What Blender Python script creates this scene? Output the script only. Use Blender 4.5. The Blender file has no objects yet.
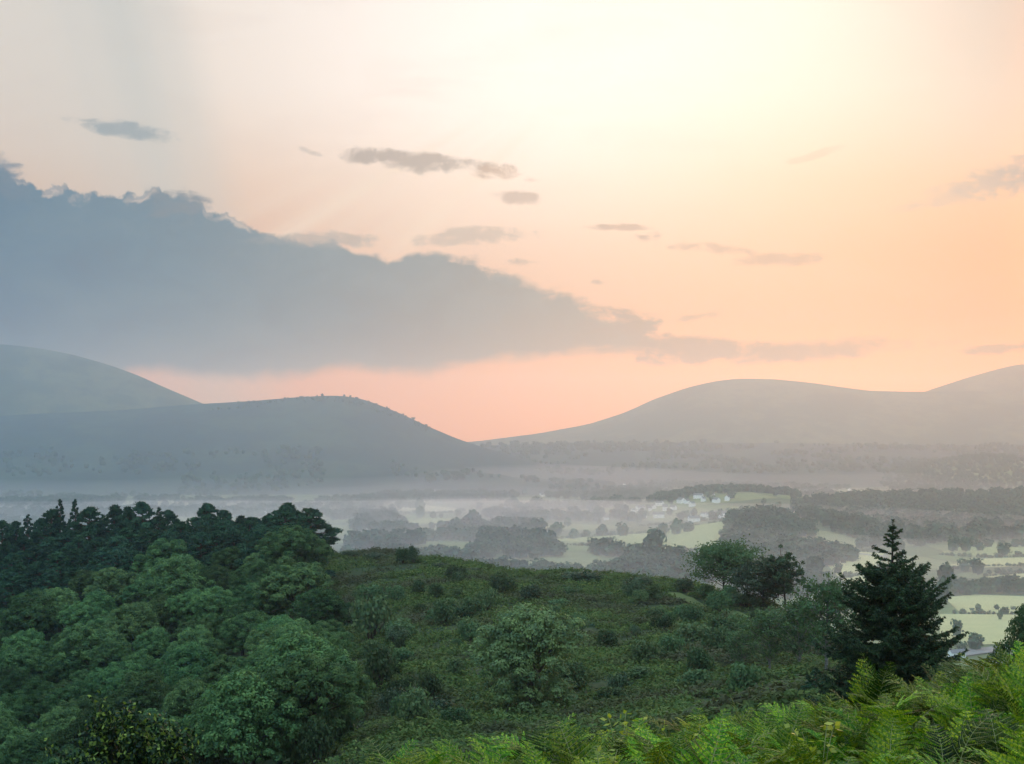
import bpy, math, random
import numpy as np
from math import radians, sin, cos, pi

scene = bpy.context.scene
COL = scene.collection
F = 1576.0                       # focal length in pixels of a 1024 wide frame
HOR = 430.0                      # picture row of the horizon
EYE = 150.0                      # eye height above the valley floor
TH = math.atan((HOR - 382.0) / F)
rng = np.random.default_rng(7)

# ------------------------------------------------------------------ helpers
def at(px, py, Y):
    """point at depth Y (metres north of the viewpoint) along the sight line of a picture position"""
    a = (px - 512.0) / F; b = (382.0 - py) / F
    dy = cos(TH) - b * sin(TH); dz = sin(TH) + b * cos(TH)
    k = Y / dy
    return (a * k, Y, EYE + dz * k)

def floor_at(px, py, z=0.0):
    a = (px - 512.0) / F; b = (382.0 - py) / F
    dy = cos(TH) - b * sin(TH); dz = sin(TH) + b * cos(TH)
    k = (z - EYE) / dz
    return (a * k, dy * k, z)

def smooth(a, b, x):
    t = np.clip((x - a) / (b - a), 0, 1)
    return t * t * (3 - 2 * t)

_perm = np.random.default_rng(3).random((64, 64, 64))
def vnoise(x, y, z=0.0):
    x = np.asarray(x, float); y = np.asarray(y, float); z = np.zeros_like(x) + z
    xi = np.floor(x).astype(int); yi = np.floor(y).astype(int); zi = np.floor(z).astype(int)
    fx = x - xi; fy = y - yi; fz = z - zi
    fx = fx * fx * (3 - 2 * fx); fy = fy * fy * (3 - 2 * fy); fz = fz * fz * (3 - 2 * fz)
    def g(i, j, k): return _perm[(xi + i) % 64, (yi + j) % 64, (zi + k) % 64]
    def l(a, b, t): return a + (b - a) * t
    return l(l(l(g(0,0,0), g(1,0,0), fx), l(g(0,1,0), g(1,1,0), fx), fy),
             l(l(g(0,0,1), g(1,0,1), fx), l(g(0,1,1), g(1,1,1), fx), fy), fz) * 2 - 1

def fbm(x, y, z=0.0, oct=4):
    s = 0; a = 1.0; n = 0
    for i in range(oct):
        s = s + a * vnoise(np.asarray(x) * 2**i + 17.3 * i, np.asarray(y) * 2**i + 5.1 * i, np.asarray(z) * 2**i); n += a; a *= .5
    return s / n

def mesh(name, V, faces_list, mats, mat_idx=None, smooth_faces=None):
    """V (n,3); faces_list: list of (m,k) int arrays; mats; mat_idx: one index per array in faces_list"""
    me = bpy.data.meshes.new(name)
    V = np.asarray(V, np.float32)
    me.vertices.add(len(V)); me.vertices.foreach_set('co', V.ravel())
    tot = sum(f.size for f in faces_list); npoly = sum(len(f) for f in faces_list)
    me.loops.add(tot); me.polygons.add(npoly)
    me.loops.foreach_set('vertex_index', np.concatenate([f.ravel() for f in faces_list]).astype(np.int32))
    starts = []; s = 0
    for f in faces_list:
        k = f.shape[1]; starts.append(s + np.arange(len(f)) * k); s += f.size
    me.polygons.foreach_set('loop_start', np.concatenate(starts).astype(np.int32))
    for m in mats: me.materials.append(m)
    if mat_idx is not None:
        me.polygons.foreach_set('material_index', np.concatenate([np.full(len(f), i) for f, i in zip(faces_list, mat_idx)]).astype(np.int32))
    if smooth_faces is not None:
        me.polygons.foreach_set('use_smooth', np.concatenate([np.full(len(f), b) for f, b in zip(faces_list, smooth_faces)]).astype(bool))
    me.update(calc_edges=True)
    return me

class Bag:
    """collects vertices and faces of ONE mesh"""
    def __init__(s): s.V = []; s.Fc = []; s.n = 0; s.mi = []; s.sm = []
    def add(s, V, faces, mi=0, sm=False):
        V = np.asarray(V, float).reshape(-1, 3); faces = np.asarray(faces, int)
        if len(faces) == 0: return
        s.V.append(V); s.Fc.append(faces + s.n); s.mi.append(mi); s.sm.append(sm); s.n += len(V)
    def leaves(s, C, N, L, W, mi=0, along=None, r=rng):
        """diamond shaped leaves: centres C, normals N, half length L, half width W"""
        n = len(C); C = np.asarray(C, float)
        N = np.asarray(N, float); N = N / (np.linalg.norm(N, axis=1, keepdims=True) + 1e-9)
        A = r.normal(size=(n, 3)) if along is None else np.asarray(along, float)
        A = A - N * np.sum(A * N, axis=1, keepdims=True); A /= np.linalg.norm(A, axis=1, keepdims=True) + 1e-9
        B = np.cross(N, A)
        L = np.broadcast_to(np.asarray(L, float), (n,))[:, None]; W = np.broadcast_to(np.asarray(W, float), (n,))[:, None]
        V = np.stack([C - A * L, C + B * W, C + A * L, C - B * W], axis=1).reshape(-1, 3)
        s.add(V, np.arange(4 * n).reshape(n, 4), mi)
    def tube(s, pts, rad, sides=6, mi=0):
        pts = np.asarray(pts, float); n = len(pts); rad = np.broadcast_to(np.asarray(rad, float), (n,))
        T = np.gradient(pts, axis=0); T /= np.linalg.norm(T, axis=1, keepdims=True) + 1e-9
        ref = np.array([0.3, 0.9, 0.2]) if abs(T[0][2]) > .8 else np.array([0, 0, 1.0])
        A = np.cross(T, ref); A /= np.linalg.norm(A, axis=1, keepdims=True) + 1e-9; B = np.cross(T, A)
        ang = np.arange(sides) * 2 * pi / sides
        ring = A[:, None, :] * np.cos(ang)[None, :, None] + B[:, None, :] * np.sin(ang)[None, :, None]
        V = (pts[:, None, :] + ring * rad[:, None, None]).reshape(-1, 3)
        i = np.arange(n - 1)[:, None] * sides + np.arange(sides)[None, :]
        j = np.arange(n - 1)[:, None] * sides + (np.arange(sides)[None, :] + 1) % sides
        f = np.stack([i, j, j + sides, i + sides], axis=-1).reshape(-1, 4)
        s.add(V, f, mi, True)
    def mesh(s, name, mats):
        return mesh(name, np.concatenate(s.V), s.Fc, mats, s.mi, s.sm)

def link(name, me, parent=None, loc=(0, 0, 0), rz=0.0, sc=1.0):
    o = bpy.data.objects.new(name, me); COL.objects.link(o)
    o.location = loc; o.rotation_euler = (0, 0, rz); o.scale = (sc, sc, sc) if np.isscalar(sc) else sc
    if parent is not None: o.parent = parent
    return o

def tag(o, label=None, cat=None, group=None, kind=None):
    if label: o['label'] = label
    if cat: o['category'] = cat
    if group: o['group'] = group
    if kind: o['kind'] = kind
    return o

def whole(name, parts, loc, rz, sc, label, cat, group=None):
    """a thing: an Empty at its base with its parts (name, mesh) as children"""
    e = link(name, None, None, loc, rz, sc); tag(e, label, cat, group)
    for pn, me in parts: link(pn, me, e)
    return e

# ------------------------------------------------------------------ node helpers
class NT:
    def __init__(s, tree): s.t = tree; s.n = tree.nodes; s.l = tree.links
    def new(s, typ, **kw):
        n = s.n.new(typ)
        for k, v in kw.items(): setattr(n, k, v)
        return n
    def put(s, sock, v):
        if hasattr(v, 'node'): s.l.new(v, sock)
        elif isinstance(v, (tuple, list)) and len(v) == 3 and sock.type == 'RGBA': sock.default_value = (*v, 1)
        else: sock.default_value = v
    def m(s, op, a, b=None, c=None, clamp=False):
        n = s.new('ShaderNodeMath', operation=op, use_clamp=clamp)
        s.put(n.inputs[0], a)
        if b is not None: s.put(n.inputs[1], b)
        if c is not None: s.put(n.inputs[2], c)
        return n.outputs[0]
    def sst(s, a, b, x):
        n = s.new('ShaderNodeMapRange', interpolation_type='SMOOTHSTEP', clamp=True)
        s.put(n.inputs['Value'], x); s.put(n.inputs['From Min'], a); s.put(n.inputs['From Max'], b)
        return n.outputs['Result']
    def lin(s, a, b, x, c=0.0, d=1.0):
        n = s.new('ShaderNodeMapRange', clamp=True)
        s.put(n.inputs['Value'], x); s.put(n.inputs['From Min'], a); s.put(n.inputs['From Max'], b)
        s.put(n.inputs['To Min'], c); s.put(n.inputs['To Max'], d)
        return n.outputs['Result']
    def mix(s, f, a, b, blend='MIX'):
        n = s.new('ShaderNodeMix', data_type='RGBA', blend_type=blend)
        s.put(n.inputs[0], f); s.put(n.inputs[6], a); s.put(n.inputs[7], b)
        return n.outputs[2]
    def ramp(s, x, stops, interp='LINEAR'):
        n = s.new('ShaderNodeValToRGB'); r = n.color_ramp; r.interpolation = interp
        while len(r.elements) < len(stops): r.elements.new(0.5)
        for e, (p, c) in zip(r.elements, stops): e.position = p; e.color = (*c, 1)
        s.put(n.inputs[0], x); return n.outputs[0]
    def noise(s, vec, scale, detail=4, rough=.5, dist=0.0, lac=2.0, typ='FBM'):
        n = s.new('ShaderNodeTexNoise', noise_type=typ) 
        s.put(n.inputs['Vector'], vec); n.inputs['Scale'].default_value = scale; n.inputs['Detail'].default_value = detail
        n.inputs['Roughness'].default_value = rough; n.inputs['Distortion'].default_value = dist; n.inputs['Lacunarity'].default_value = lac
        return n.outputs[0]
    def vec(s, x, y, z=0.0):
        n = s.new('ShaderNodeCombineXYZ'); s.put(n.inputs[0], x); s.put(n.inputs[1], y); s.put(n.inputs[2], z); return n.outputs[0]

def srgb(r, g, b):
    f = lambda c: (c / 12.92 if c <= .04045 else ((c + .055) / 1.055) ** 2.4)
    return (f(r / 255), f(g / 255), f(b / 255))

def material(name):
    m = bpy.data.materials.new(name); m.use_nodes = True; m.node_tree.nodes.clear()
    N = NT(m.node_tree); out = N.new('ShaderNodeOutputMaterial')
    return m, N, out

def leaf_mat(name, cols, trans=.3, rough=.55, spec=.3, vary=.35, patch=None, patch_scale=.05, tcol=1.25, clump=0.0):
    m, N, out = material(name)
    g = N.new('ShaderNodeNewGeometry'); oi = N.new('ShaderNodeObjectInfo')
    c = N.ramp(g.outputs['Random Per Island'], [(i / max(1, len(cols) - 1), k) for i, k in enumerate(cols)])
    hs = N.new('ShaderNodeHueSaturation')
    N.put(hs.inputs['Hue'], N.lin(0, 1, oi.outputs['Random'], .5 - .045 * vary, .5 + .03 * vary))
    r2 = N.m('FRACT', N.m('MULTIPLY', oi.outputs['Random'], 37.7))
    N.put(hs.inputs['Value'], N.lin(0, 1, r2, 1 - vary, 1 + vary))
    N.put(hs.inputs['Color'], c); c = hs.outputs[0]
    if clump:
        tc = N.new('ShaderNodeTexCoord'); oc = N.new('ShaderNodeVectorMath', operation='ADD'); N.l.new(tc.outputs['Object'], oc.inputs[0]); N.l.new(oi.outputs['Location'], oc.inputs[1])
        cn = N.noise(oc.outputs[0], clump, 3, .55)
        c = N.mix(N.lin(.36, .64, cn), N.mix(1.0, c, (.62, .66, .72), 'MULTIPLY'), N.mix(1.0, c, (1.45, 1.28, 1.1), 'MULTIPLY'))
    if patch:
        nz = N.noise(g.outputs['Position'], patch_scale, 5, .6)
        c = N.mix(N.sst(.47, .62, nz), c, patch)
        nz2 = N.noise(g.outputs['Position'], patch_scale * 4.3, 4, .6)
        c = N.mix(N.lin(.35, .65, nz2, .0, 1.0), c, N.mix(1.0, c, (.55, .58, .55), 'MULTIPLY'))
    p = N.new('ShaderNodeBsdfPrincipled'); N.put(p.inputs['Base Color'], c)
    p.inputs['Roughness'].default_value = rough; p.inputs['Specular IOR Level'].default_value = spec
    if trans > 0:
        t = N.new('ShaderNodeBsdfTranslucent')
        N.put(t.inputs['Color'], N.mix(1.0, c, (tcol, tcol * 1.05, tcol * .7), 'MULTIPLY'))
        mx = N.new('ShaderNodeMixShader'); mx.inputs[0].default_value = trans
        N.l.new(p.outputs[0], mx.inputs[1]); N.l.new(t.outputs[0], mx.inputs[2]); N.l.new(mx.outputs[0], out.inputs[0])
    else: N.l.new(p.outputs[0], out.inputs[0])
    return m

def plain_mat(name, a, b, scale=3.0, rough=.85, spec=.2, bump=0.0, stretch=(1, 1, 1)):
    m, N, out = material(name)
    tc = N.new('ShaderNodeTexCoord'); mp = N.new('ShaderNodeMapping'); mp.inputs['Scale'].default_value = stretch
    N.l.new(tc.outputs['Object'], mp.inputs[0])
    nz = N.noise(mp.outputs[0], scale, 6, .6)
    p = N.new('ShaderNodeBsdfPrincipled'); N.put(p.inputs['Base Color'], N.mix(N.lin(.3, .7, nz), a, b))
    p.inputs['Roughness'].default_value = rough; p.inputs['Specular IOR Level'].default_value = spec
    if bump:
        bn = N.new('ShaderNodeBump'); bn.inputs['Strength'].default_value = bump; N.l.new(nz, bn.inputs['Height']); N.l.new(bn.outputs[0], p.inputs['Normal'])
    N.l.new(p.outputs[0], out.inputs[0]); return m

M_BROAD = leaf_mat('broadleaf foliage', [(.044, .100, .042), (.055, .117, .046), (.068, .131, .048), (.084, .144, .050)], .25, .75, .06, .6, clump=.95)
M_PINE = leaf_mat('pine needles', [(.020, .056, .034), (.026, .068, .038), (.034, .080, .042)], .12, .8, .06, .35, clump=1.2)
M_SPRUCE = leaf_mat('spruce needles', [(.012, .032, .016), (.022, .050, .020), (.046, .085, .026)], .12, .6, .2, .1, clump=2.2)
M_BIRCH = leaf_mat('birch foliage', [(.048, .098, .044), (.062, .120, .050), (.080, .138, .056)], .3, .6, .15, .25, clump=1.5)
M_LONE = leaf_mat('pale willow foliage', [(.105, .175, .075), (.125, .195, .080), (.15, .21, .080)], .3, .6, .15, 0, clump=1.1)
M_HAW = leaf_mat('glossy small leaves', [(.004, .014, .004), (.008, .024, .006), (.016, .040, .010), (.20, .26, .04)], .2, .5, .2, .1)
M_SHRUB = leaf_mat('shrub foliage', [(.038, .076, .036), (.058, .104, .042), (.088, .122, .050)], .25, .75, .08, .5)
M_GORSE = leaf_mat('gorse foliage', [(.026, .052, .024), (.040, .072, .030), (.062, .092, .036)], .15, .6, .25, .3)
M_BRACK = leaf_mat('hillside bracken', [(.056, .098, .033), (.078, .130, .039), (.112, .158, .043), (.15, .172, .050)], .25, .8, .06, 0, patch=(.088, .092, .048), patch_scale=.09)
M_FERN = leaf_mat('fern pinnules', [(.024, .078, .004), (.046, .118, .005), (.095, .165, .006), (.20, .24, .010)], .22, .5, .12, .9, tcol=1.6)
M_FERNY = leaf_mat('yellowing leaves', [(.20, .26, .03), (.34, .36, .03), (.42, .40, .05)], .45, .4, .4, .2)
M_STEM = plain_mat('fern stalk', (.16, .18, .05), (.24, .21, .07), 20, .5, .4)
M_BARK = plain_mat('bark', (.035, .028, .022), (.085, .068, .05), 4, .9, .1, .6, (1, 1, .3))
M_PBARK = plain_mat('pine bark', (.07, .042, .028), (.13, .075, .045), 4, .9, .1, .6, (1, 1, .3))
M_BBARK = plain_mat('birch bark', (.06, .055, .045), (.20, .185, .16), 3, .8, .2, .3, (1, 1, 3))
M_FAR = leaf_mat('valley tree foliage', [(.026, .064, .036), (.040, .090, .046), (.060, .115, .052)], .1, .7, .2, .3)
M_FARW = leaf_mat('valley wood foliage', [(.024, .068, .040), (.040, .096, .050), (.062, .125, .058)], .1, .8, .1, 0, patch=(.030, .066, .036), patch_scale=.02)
M_WALL = plain_mat('white render', (.78, .76, .72), (.84, .82, .79), .4, .8, .2)
M_SLATE = plain_mat('slate roof', (.10, .105, .115), (.16, .165, .17), .8, .7, .3)

# ------------------------------------------------------------------ terrain of the near hill
CT = []
for u in (-330, 0, 300, 512, 700, 1000, 1350): CT.append((u, 148.45, 3.0))
def g(px, py, Y, dz=0.0): CT.append((px, at(px, py, Y)[2] + dz, Y))
for px, z in ((-300, 147.3), (0, 147.3), (200, 147.3), (400, 147.5), (600, 147.6), (800, 147.8), (1000, 147.9), (1300, 148)): CT.append((px, z, 7.0))
for px, py in ((320, 772), (400, 757), (500, 746), (600, 734), (700, 718), (800, 710), (850, 698), (900, 686), (950, 668), (1000, 652), (1100, 640), (1350, 620)): g(px, py, 12, -.52)
CT += [(-300, 145.2, 12), (0, 145.3, 12), (200, 145.6, 12)]
CT += [(-300, 141.5, 20), (0, 142.5, 20), (125, 143.0, 20), (300, 143.2, 20), (500, 143.8, 20), (700, 144.6, 20), (900, 146.0, 20), (1000, 146.4, 20), (1350, 146.6, 20)]
CT += [(-300, 133, 50), (0, 134, 50), (200, 136, 50), (400, 137.0, 50), (600, 137.6, 50), (740, 139.0, 50), (890, 140.7, 50), (1000, 140.3, 50), (1300, 139, 50)]
for a in ((500, 738, 85), (530, 712, 98), (500, 680, 112), (500, 640, 138), (500, 610, 160), (520, 577, 190),
          (400, 730, 90), (400, 680, 118), (400, 640, 145), (400, 600, 175), (345, 557, 215), (400, 563, 205), (450, 570, 198),
          (600, 700, 100), (620, 650, 130), (620, 615, 155), (600, 582, 182), (680, 592, 172), (720, 601, 165), (690, 640, 130), (690, 680, 104), (700, 705, 90),
          (765, 609, 156), (760, 674, 105), (820, 674, 94), (815, 692, 62), (800, 640, 138), (850, 665, 122), (900, 690, 95), (990, 720, 70), (1150, 760, 70),
          (300, 566, 228), (200, 576, 238), (100, 581, 243), (0, 588, 248), (-200, 595, 255), (-400, 610, 260),
          (310, 640, 165), (200, 665, 170), (100, 685, 175), (0, 705, 180), (-250, 740, 190),
          (330, 730, 112), (260, 790, 98), (100, 830, 108), (0, 850, 118), (-250, 900, 125)): g(*a)
CT = np.array(CT)
_cu = (CT[:, 0] - 512) / F * 4; _cy = 3 * np.log(CT[:, 2])
def _phi(d2): return .5 * d2 * np.log(d2 + 1e-12)
_n = len(CT)
_K = np.zeros((_n + 3, _n + 3))
_K[:_n, :_n] = _phi((_cu[:, None] - _cu) ** 2 + (_cy[:, None] - _cy) ** 2) + np.eye(_n) * .004
_K[:_n, _n] = 1; _K[:_n, _n + 1] = _cu; _K[:_n, _n + 2] = _cy; _K[_n:, :_n] = _K[:_n, _n:].T
_w = np.linalg.solve(_K, np.concatenate([CT[:, 1], [0, 0, 0]]))
RPX = [-600, -200, 0, 200, 340, 520, 600, 680, 760, 800, 850, 900, 960, 1024, 1300]
RY = [262, 256, 250, 240, 220, 195, 187, 177, 160, 146, 130, 108, 90, 84, 84]

# broad swells of the valley floor: (px, py of the foot, radius across, radius in depth, height)
SWELL = []
def swell(px, Y, rx, ry, h): SWELL.append(((px - 512) / F * Y, Y, rx, ry, h))
swell(722, 3050, 150, 260, 24)       # wooded knoll behind the village
swell(960, 2950, 430, 330, 27)       # long wooded rise on the right
swell(775, 2330, 120, 220, 22)       # wood spur in front of the village
swell(470, 1950, 260, 170, 8)
swell(985, 4500, 260, 420, 76)       # dark hump in the mist
swell(1010, 6000, 150, 400, 95)
swell(60, 5200, 900, 500, 25)

def valley(x, y):
    z = np.zeros_like(x)
    for cx, cy, rx, ry, h in SWELL:
        d2 = ((x - cx) / rx) ** 2 + ((y - cy) / ry) ** 2
        z = z + h * np.exp(-d2 * 1.2)
    return z + 5 * fbm(x / 600, y / 600, 0, 2) * smooth(2600, 4000, y) - 1.0 * 0

def ground_h(x, y, rough=True):
    x = np.asarray(x, float); y = np.asarray(y, float)
    sh = x.shape; x = x.ravel(); y = y.ravel()
    yy = np.maximum(y, .5); u = np.clip(x / yy, -.6, .56); r = np.hypot(x, y)
    Y = np.where(np.abs(x) > .6 * yy, r * .857, yy)
    px = u * F + 512
    Yr = np.interp(px, RPX, RY)
    Yc = np.clip(np.minimum(Y, Yr), 3, 262)
    a = u * 4; b = 3 * np.log(Yc)
    z = np.zeros_like(x)
    for i0 in range(0, len(x), 20000):
        s = slice(i0, i0 + 20000)
        z[s] = _phi((a[s, None] - _cu) ** 2 + (b[s, None] - _cy) ** 2) @ _w[:_n] + _w[_n] + _w[_n + 1] * a[s] + _w[_n + 2] * b[s]
    d = np.maximum(Y - Yr, 0)
    z = z - np.where(d < 24, d * d / 70.0, 24 * 24 / 70.0 + (d - 24) * .62)
    w = smooth(.15, -.35, y / (r + 1e-6))
    z = z * (1 - w) + (148.3 - np.maximum(r - 20, 0) * .12) * w
    if rough:
        z = z + (fbm(x / 9, y / 9, 1.5, 3) * .55 * smooth(60, 90, Y)) * smooth(40, 0, d)
        z = z + fbm(x / 90, y / 90, 4.5, 3) * 6 * smooth(10, 120, d)
    v = valley(x, y)
    k = 6.0
    zz = np.maximum(z, v) + np.log1p(np.exp(-np.abs(z - v) / k)) * k * np.where(z > v, 1, 1)
    zz = np.where(z < v - 25, v, zz)
    zz = np.where(z > v + 60, z, zz)
    return zz.reshape(sh)

def gh(x, y): return float(ground_h(np.array([x]), np.array([y]))[0])

# ------------------------------------------------------------------ ground sheet
def build_ground():
    az = np.concatenate([np.linspace(-180, -40, 36)[:-1], np.linspace(-40, -22, 40)[:-1], np.linspace(-22, 22, 400), np.linspace(22, 40, 40)[1:], np.linspace(40, 180, 36)[1:-1]])
    az = np.radians(az)
    r = np.concatenate([[.4], np.geomspace(1, 60, 70), np.geomspace(60, 280, 170)[1:], np.geomspace(280, 1000, 50)[1:], np.geomspace(1000, 6000, 150)[1:], np.geomspace(6000, 9350, 24)[1:]])
    A, R = np.meshgrid(az, r)
    X = R * np.sin(A); Y = R * np.cos(A)
    Z = ground_h(X, Y)
    V = np.stack([X, Y, Z], -1).reshape(-1, 3)
    nr, na = X.shape
    i = np.arange(nr - 1)[:, None] * na + np.arange(na)[None, :]
    j = np.arange(nr - 1)[:, None] * na + (np.arange(na)[None, :] + 1) % na
    f = np.stack([i, j, j + na, i + na], -1).reshape(-1, 4)
    # material
    m, N, out = material('earth, turf and pasture')
    geo = N.new('ShaderNodeNewGeometry'); pos = geo.outputs['Position']
    sx = N.new('ShaderNodeSeparateXYZ'); N.l.new(pos, sx.inputs[0])
    # near: dark turf and dead bracken litter
    n1 = N.noise(pos, .35, 6, .65); n2 = N.noise(pos, 2.6, 5, .6)
    near = N.mix(N.lin(.35, .65, n1), (.016, .032, .014), (.036, .050, .022))
    near = N.mix(N.lin(.4, .7, n2), near, (.04, .055, .02))
    # valley: pasture divided by field boundaries
    vo = N.new('ShaderNodeTexVoronoi', feature='F1'); vo.inputs['Scale'].default_value = .0062
    wob = N.new('ShaderNodeVectorMath', operation='ADD'); N.l.new(pos, wob.inputs[0])
    nv = N.new('ShaderNodeTexNoise'); nv.inputs['Scale'].default_value = .004; N.l.new(pos, nv.inputs['Vector'])
    sc_ = N.new('ShaderNodeVectorMath', operation='SCALE'); sc_.inputs['Scale'].default_value = 90; N.l.new(nv.outputs['Color'], sc_.inputs[0])
    N.l.new(sc_.outputs[0], wob.inputs[1]); N.l.new(wob.outputs[0], vo.inputs['Vector'])
    cell = N.new('ShaderNodeSeparateColor'); N.l.new(vo.outputs['Color'], cell.inputs[0])
    fld = N.ramp(cell.outputs[0], [(0, (.050, .078, .034)), (.35, (.075, .115, .042)), (.6, (.12, .165, .055)), (.8, (.17, .19, .08)), (1, (.06, .085, .038))], 'CONSTANT')
    ve = N.new('ShaderNodeTexVoronoi', feature='DISTANCE_TO_EDGE'); ve.inputs['Scale'].default_value = .0062; N.l.new(wob.outputs[0], ve.inputs['Vector'])
    fld = N.mix(N.lin(.0, .03, ve.outputs['Distance'], 1, 0), fld, (.03, .045, .024))
    fld = N.mix(N.lin(.4, .65, N.noise(pos, .05, 5, .6), 0, .4), fld, (.05, .07, .03))
    far = N.m('GREATER_THAN', N.m('MULTIPLY', sx.outputs[2], -1), -70)
    c = N.mix(N.lin(60, 95, sx.outputs[2]), fld, near)
    p = N.new('ShaderNodeBsdfPrincipled'); N.put(p.inputs['Base Color'], c); p.inputs['Roughness'].default_value = .95; p.inputs['Specular IOR Level'].default_value = .1
    N.l.new(p.outputs[0], out.inputs[0])
    o = link('ground', mesh('ground', V, [f], [m], [0], [True])); tag(o, kind='structure')
build_ground()

# ------------------------------------------------------------------ fields, road
def flat_mat(name, a, b, scale): 
    m, N, out = material(name)
    geo = N.new('ShaderNodeNewGeometry')
    nz = N.noise(geo.outputs['Position'], scale, 6, .6); n2 = N.noise(geo.outputs['Position'], scale * .12, 3, .5)
    p = N.new('ShaderNodeBsdfPrincipled')
    N.put(p.inputs['Base Color'], N.mix(N.lin(.35, .65, n2, 0, .6), N.mix(N.lin(.3, .7, nz), a, b), b)); p.inputs['Roughness'].default_value = .95
    p.inputs['Specular IOR Level'].default_value = .1
    N.l.new(p.outputs[0], out.inputs[0]); return m
M_FIELD = flat_mat('mown pasture', (.19, .23, .09), (.27, .28, .12), .05)
M_FIELD2 = flat_mat('dry pasture', (.30, .30, .13), (.40, .37, .17), .05)
M_HAY = flat_mat('pale stubble', (.30, .28, .18), (.38, .35, .24), .05)
M_ROAD = flat_mat('road surface', (.17, .165, .155), (.22, .21, .20), .2)
def draped(name, poly, m, lift=.5):
    V = [floor_at(*p) for p in poly]
    V = [(x, y, gh(x, y) + lift) for x, y, z in V]
    me = bpy.data.meshes.new(name); me.from_pydata(V, [], [list(range(len(V)))[::-1]]); me.materials.append(m)
    o = link(name, me); tag(o, kind='structure')
draped('field', [(540, 542), (600, 537), (648, 534), (690, 530), (726, 531), (731, 541), (700, 551), (668, 554), (610, 550), (560, 547)], M_FIELD)
draped('field', [(822, 560), (850, 552), (884, 554), (878, 568), (838, 577)], M_FIELD2)
draped('field', [(842, 579), (872, 574), (880, 584), (850, 588)], M_FIELD2)
draped('field', [(940, 553), (965, 545), (1060, 542), (1060, 554), (985, 557)], M_FIELD)
draped('field', [(945, 566), (985, 559), (1060, 557), (1060, 565), (960, 569)], M_FIELD2)
draped('field', [(985, 577), (1060, 571), (1060, 577), (990, 581)], M_FIELD2)
draped('field', [(944, 598), (975, 595), (1060, 598), (1060, 614), (960, 613)], M_FIELD2)
draped('field', [(940, 614.5), (1060, 615.5), (1060, 645), (940, 645)], M_FIELD2)
draped('field', [(404, 521), (430, 518), (458, 519), (440, 523), (410, 525)], M_FIELD)
draped('field', [(348, 523), (365, 521), (376, 525), (352, 528)], M_FIELD)
draped('field', [(390, 508), (415, 504), (470, 509), (468, 512), (430, 512), (400, 511)], M_HAY)
draped('field', [(370, 547), (392, 542), (394, 549), (380, 551)], M_HAY)
draped('field', [(560, 514), (574, 513), (578, 518), (566, 519)], M_FIELD2)
draped('road', [(820, 550.6), (888, 556.6), (888, 558), (820, 552)], M_ROAD, .8)
draped('road', [(938, 577), (946, 566), (950, 566), (943, 578)], M_ROAD, .8)
draped('road', [(955, 651), (1000, 647), (1000, 652), (957, 658)], M_ROAD, .8)
V = [at(px, py, 2900) for px, py in ((872, 511), (896, 509), (902, 516), (874, 518))]

# ------------------------------------------------------------------ far hills
def hill_mat(name, a, b, c):
    m, N, out = material(name)
    geo = N.new('ShaderNodeNewGeometry'); pos = geo.outputs['Position']
    n1 = N.noise(pos, .004, 8, .62); n2 = N.noise(pos, .02, 6, .6)
    k = N.mix(N.sst(.46, .54, n1), a, b); k = N.mix(N.lin(.45, .7, n2), k, c)
    p = N.new('ShaderNodeBsdfPrincipled'); N.put(p.inputs['Base Color'], k); p.inputs['Roughness'].default_value = 1; p.inputs['Specular IOR Level'].default_value = .05
    N.l.new(p.outputs[0], out.inputs[0]); return m
M_FELL = hill_mat('bracken and woodland fell', (.012, .034, .034), (.030, .055, .040), (.008, .024, .024))
M_MOOR = hill_mat('grass moor fell', (.045, .062, .036), (.095, .100, .055), (.035, .045, .028))

def hill(name, prof, Y, foot, back, m, nz=18.0, tex=260.0, seed=0):
    """a ridge whose skyline follows prof (picture positions) at depth Y, sloping down to the valley floor over foot metres in front and back metres behind"""
    pp = np.array([at(px, py, Y) for px, py in prof])
    x = np.linspace(pp[0, 0], pp[-1, 0], 260)
    # smooth crest
    zc = np.interp(x, pp[:, 0], pp[:, 2])
    ker = np.hanning(9); ker /= ker.sum()
    zc = np.convolve(np.pad(zc, 4, mode='edge'), ker, mode='valid')
    t = np.concatenate([np.linspace(-1, 0, 70), np.linspace(0, 1, 16)[1:]])
    X, T = np.meshgrid(x, t); Zc = np.broadcast_to(zc, X.shape)
    s = 1 - np.abs(T)
    shape = np.where(T < 0, (s ** 1.25) * .75 + .25 * np.sin(s * pi / 2), s)
    YY = Y + np.where(T < 0, T * foot, T * back) + 0 * X
    Z = Zc * shape
    amp = nz * np.sin(np.clip(s, 0, 1) * pi) ** .8 + nz * .12 * s
    Z = Z + amp * fbm(X / tex + seed, YY / tex / 1.6, seed * 1.7, 5)
    Z = np.maximum(Z, -2) - 2 * (s < 1e-6)
    V = np.stack([X, YY, Z], -1).reshape(-1, 3); nr, na = X.shape
    i = np.arange(nr - 1)[:, None] * na + np.arange(na - 1)[None, :]
    f = np.stack([i, i + 1, i + 1 + na, i + na], -1).reshape(-1, 4)
    o = link(name, mesh(name, V, [f], [m], [0], [True])); tag(o, kind='structure')
    return V.reshape(nr, na, 3)

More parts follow.
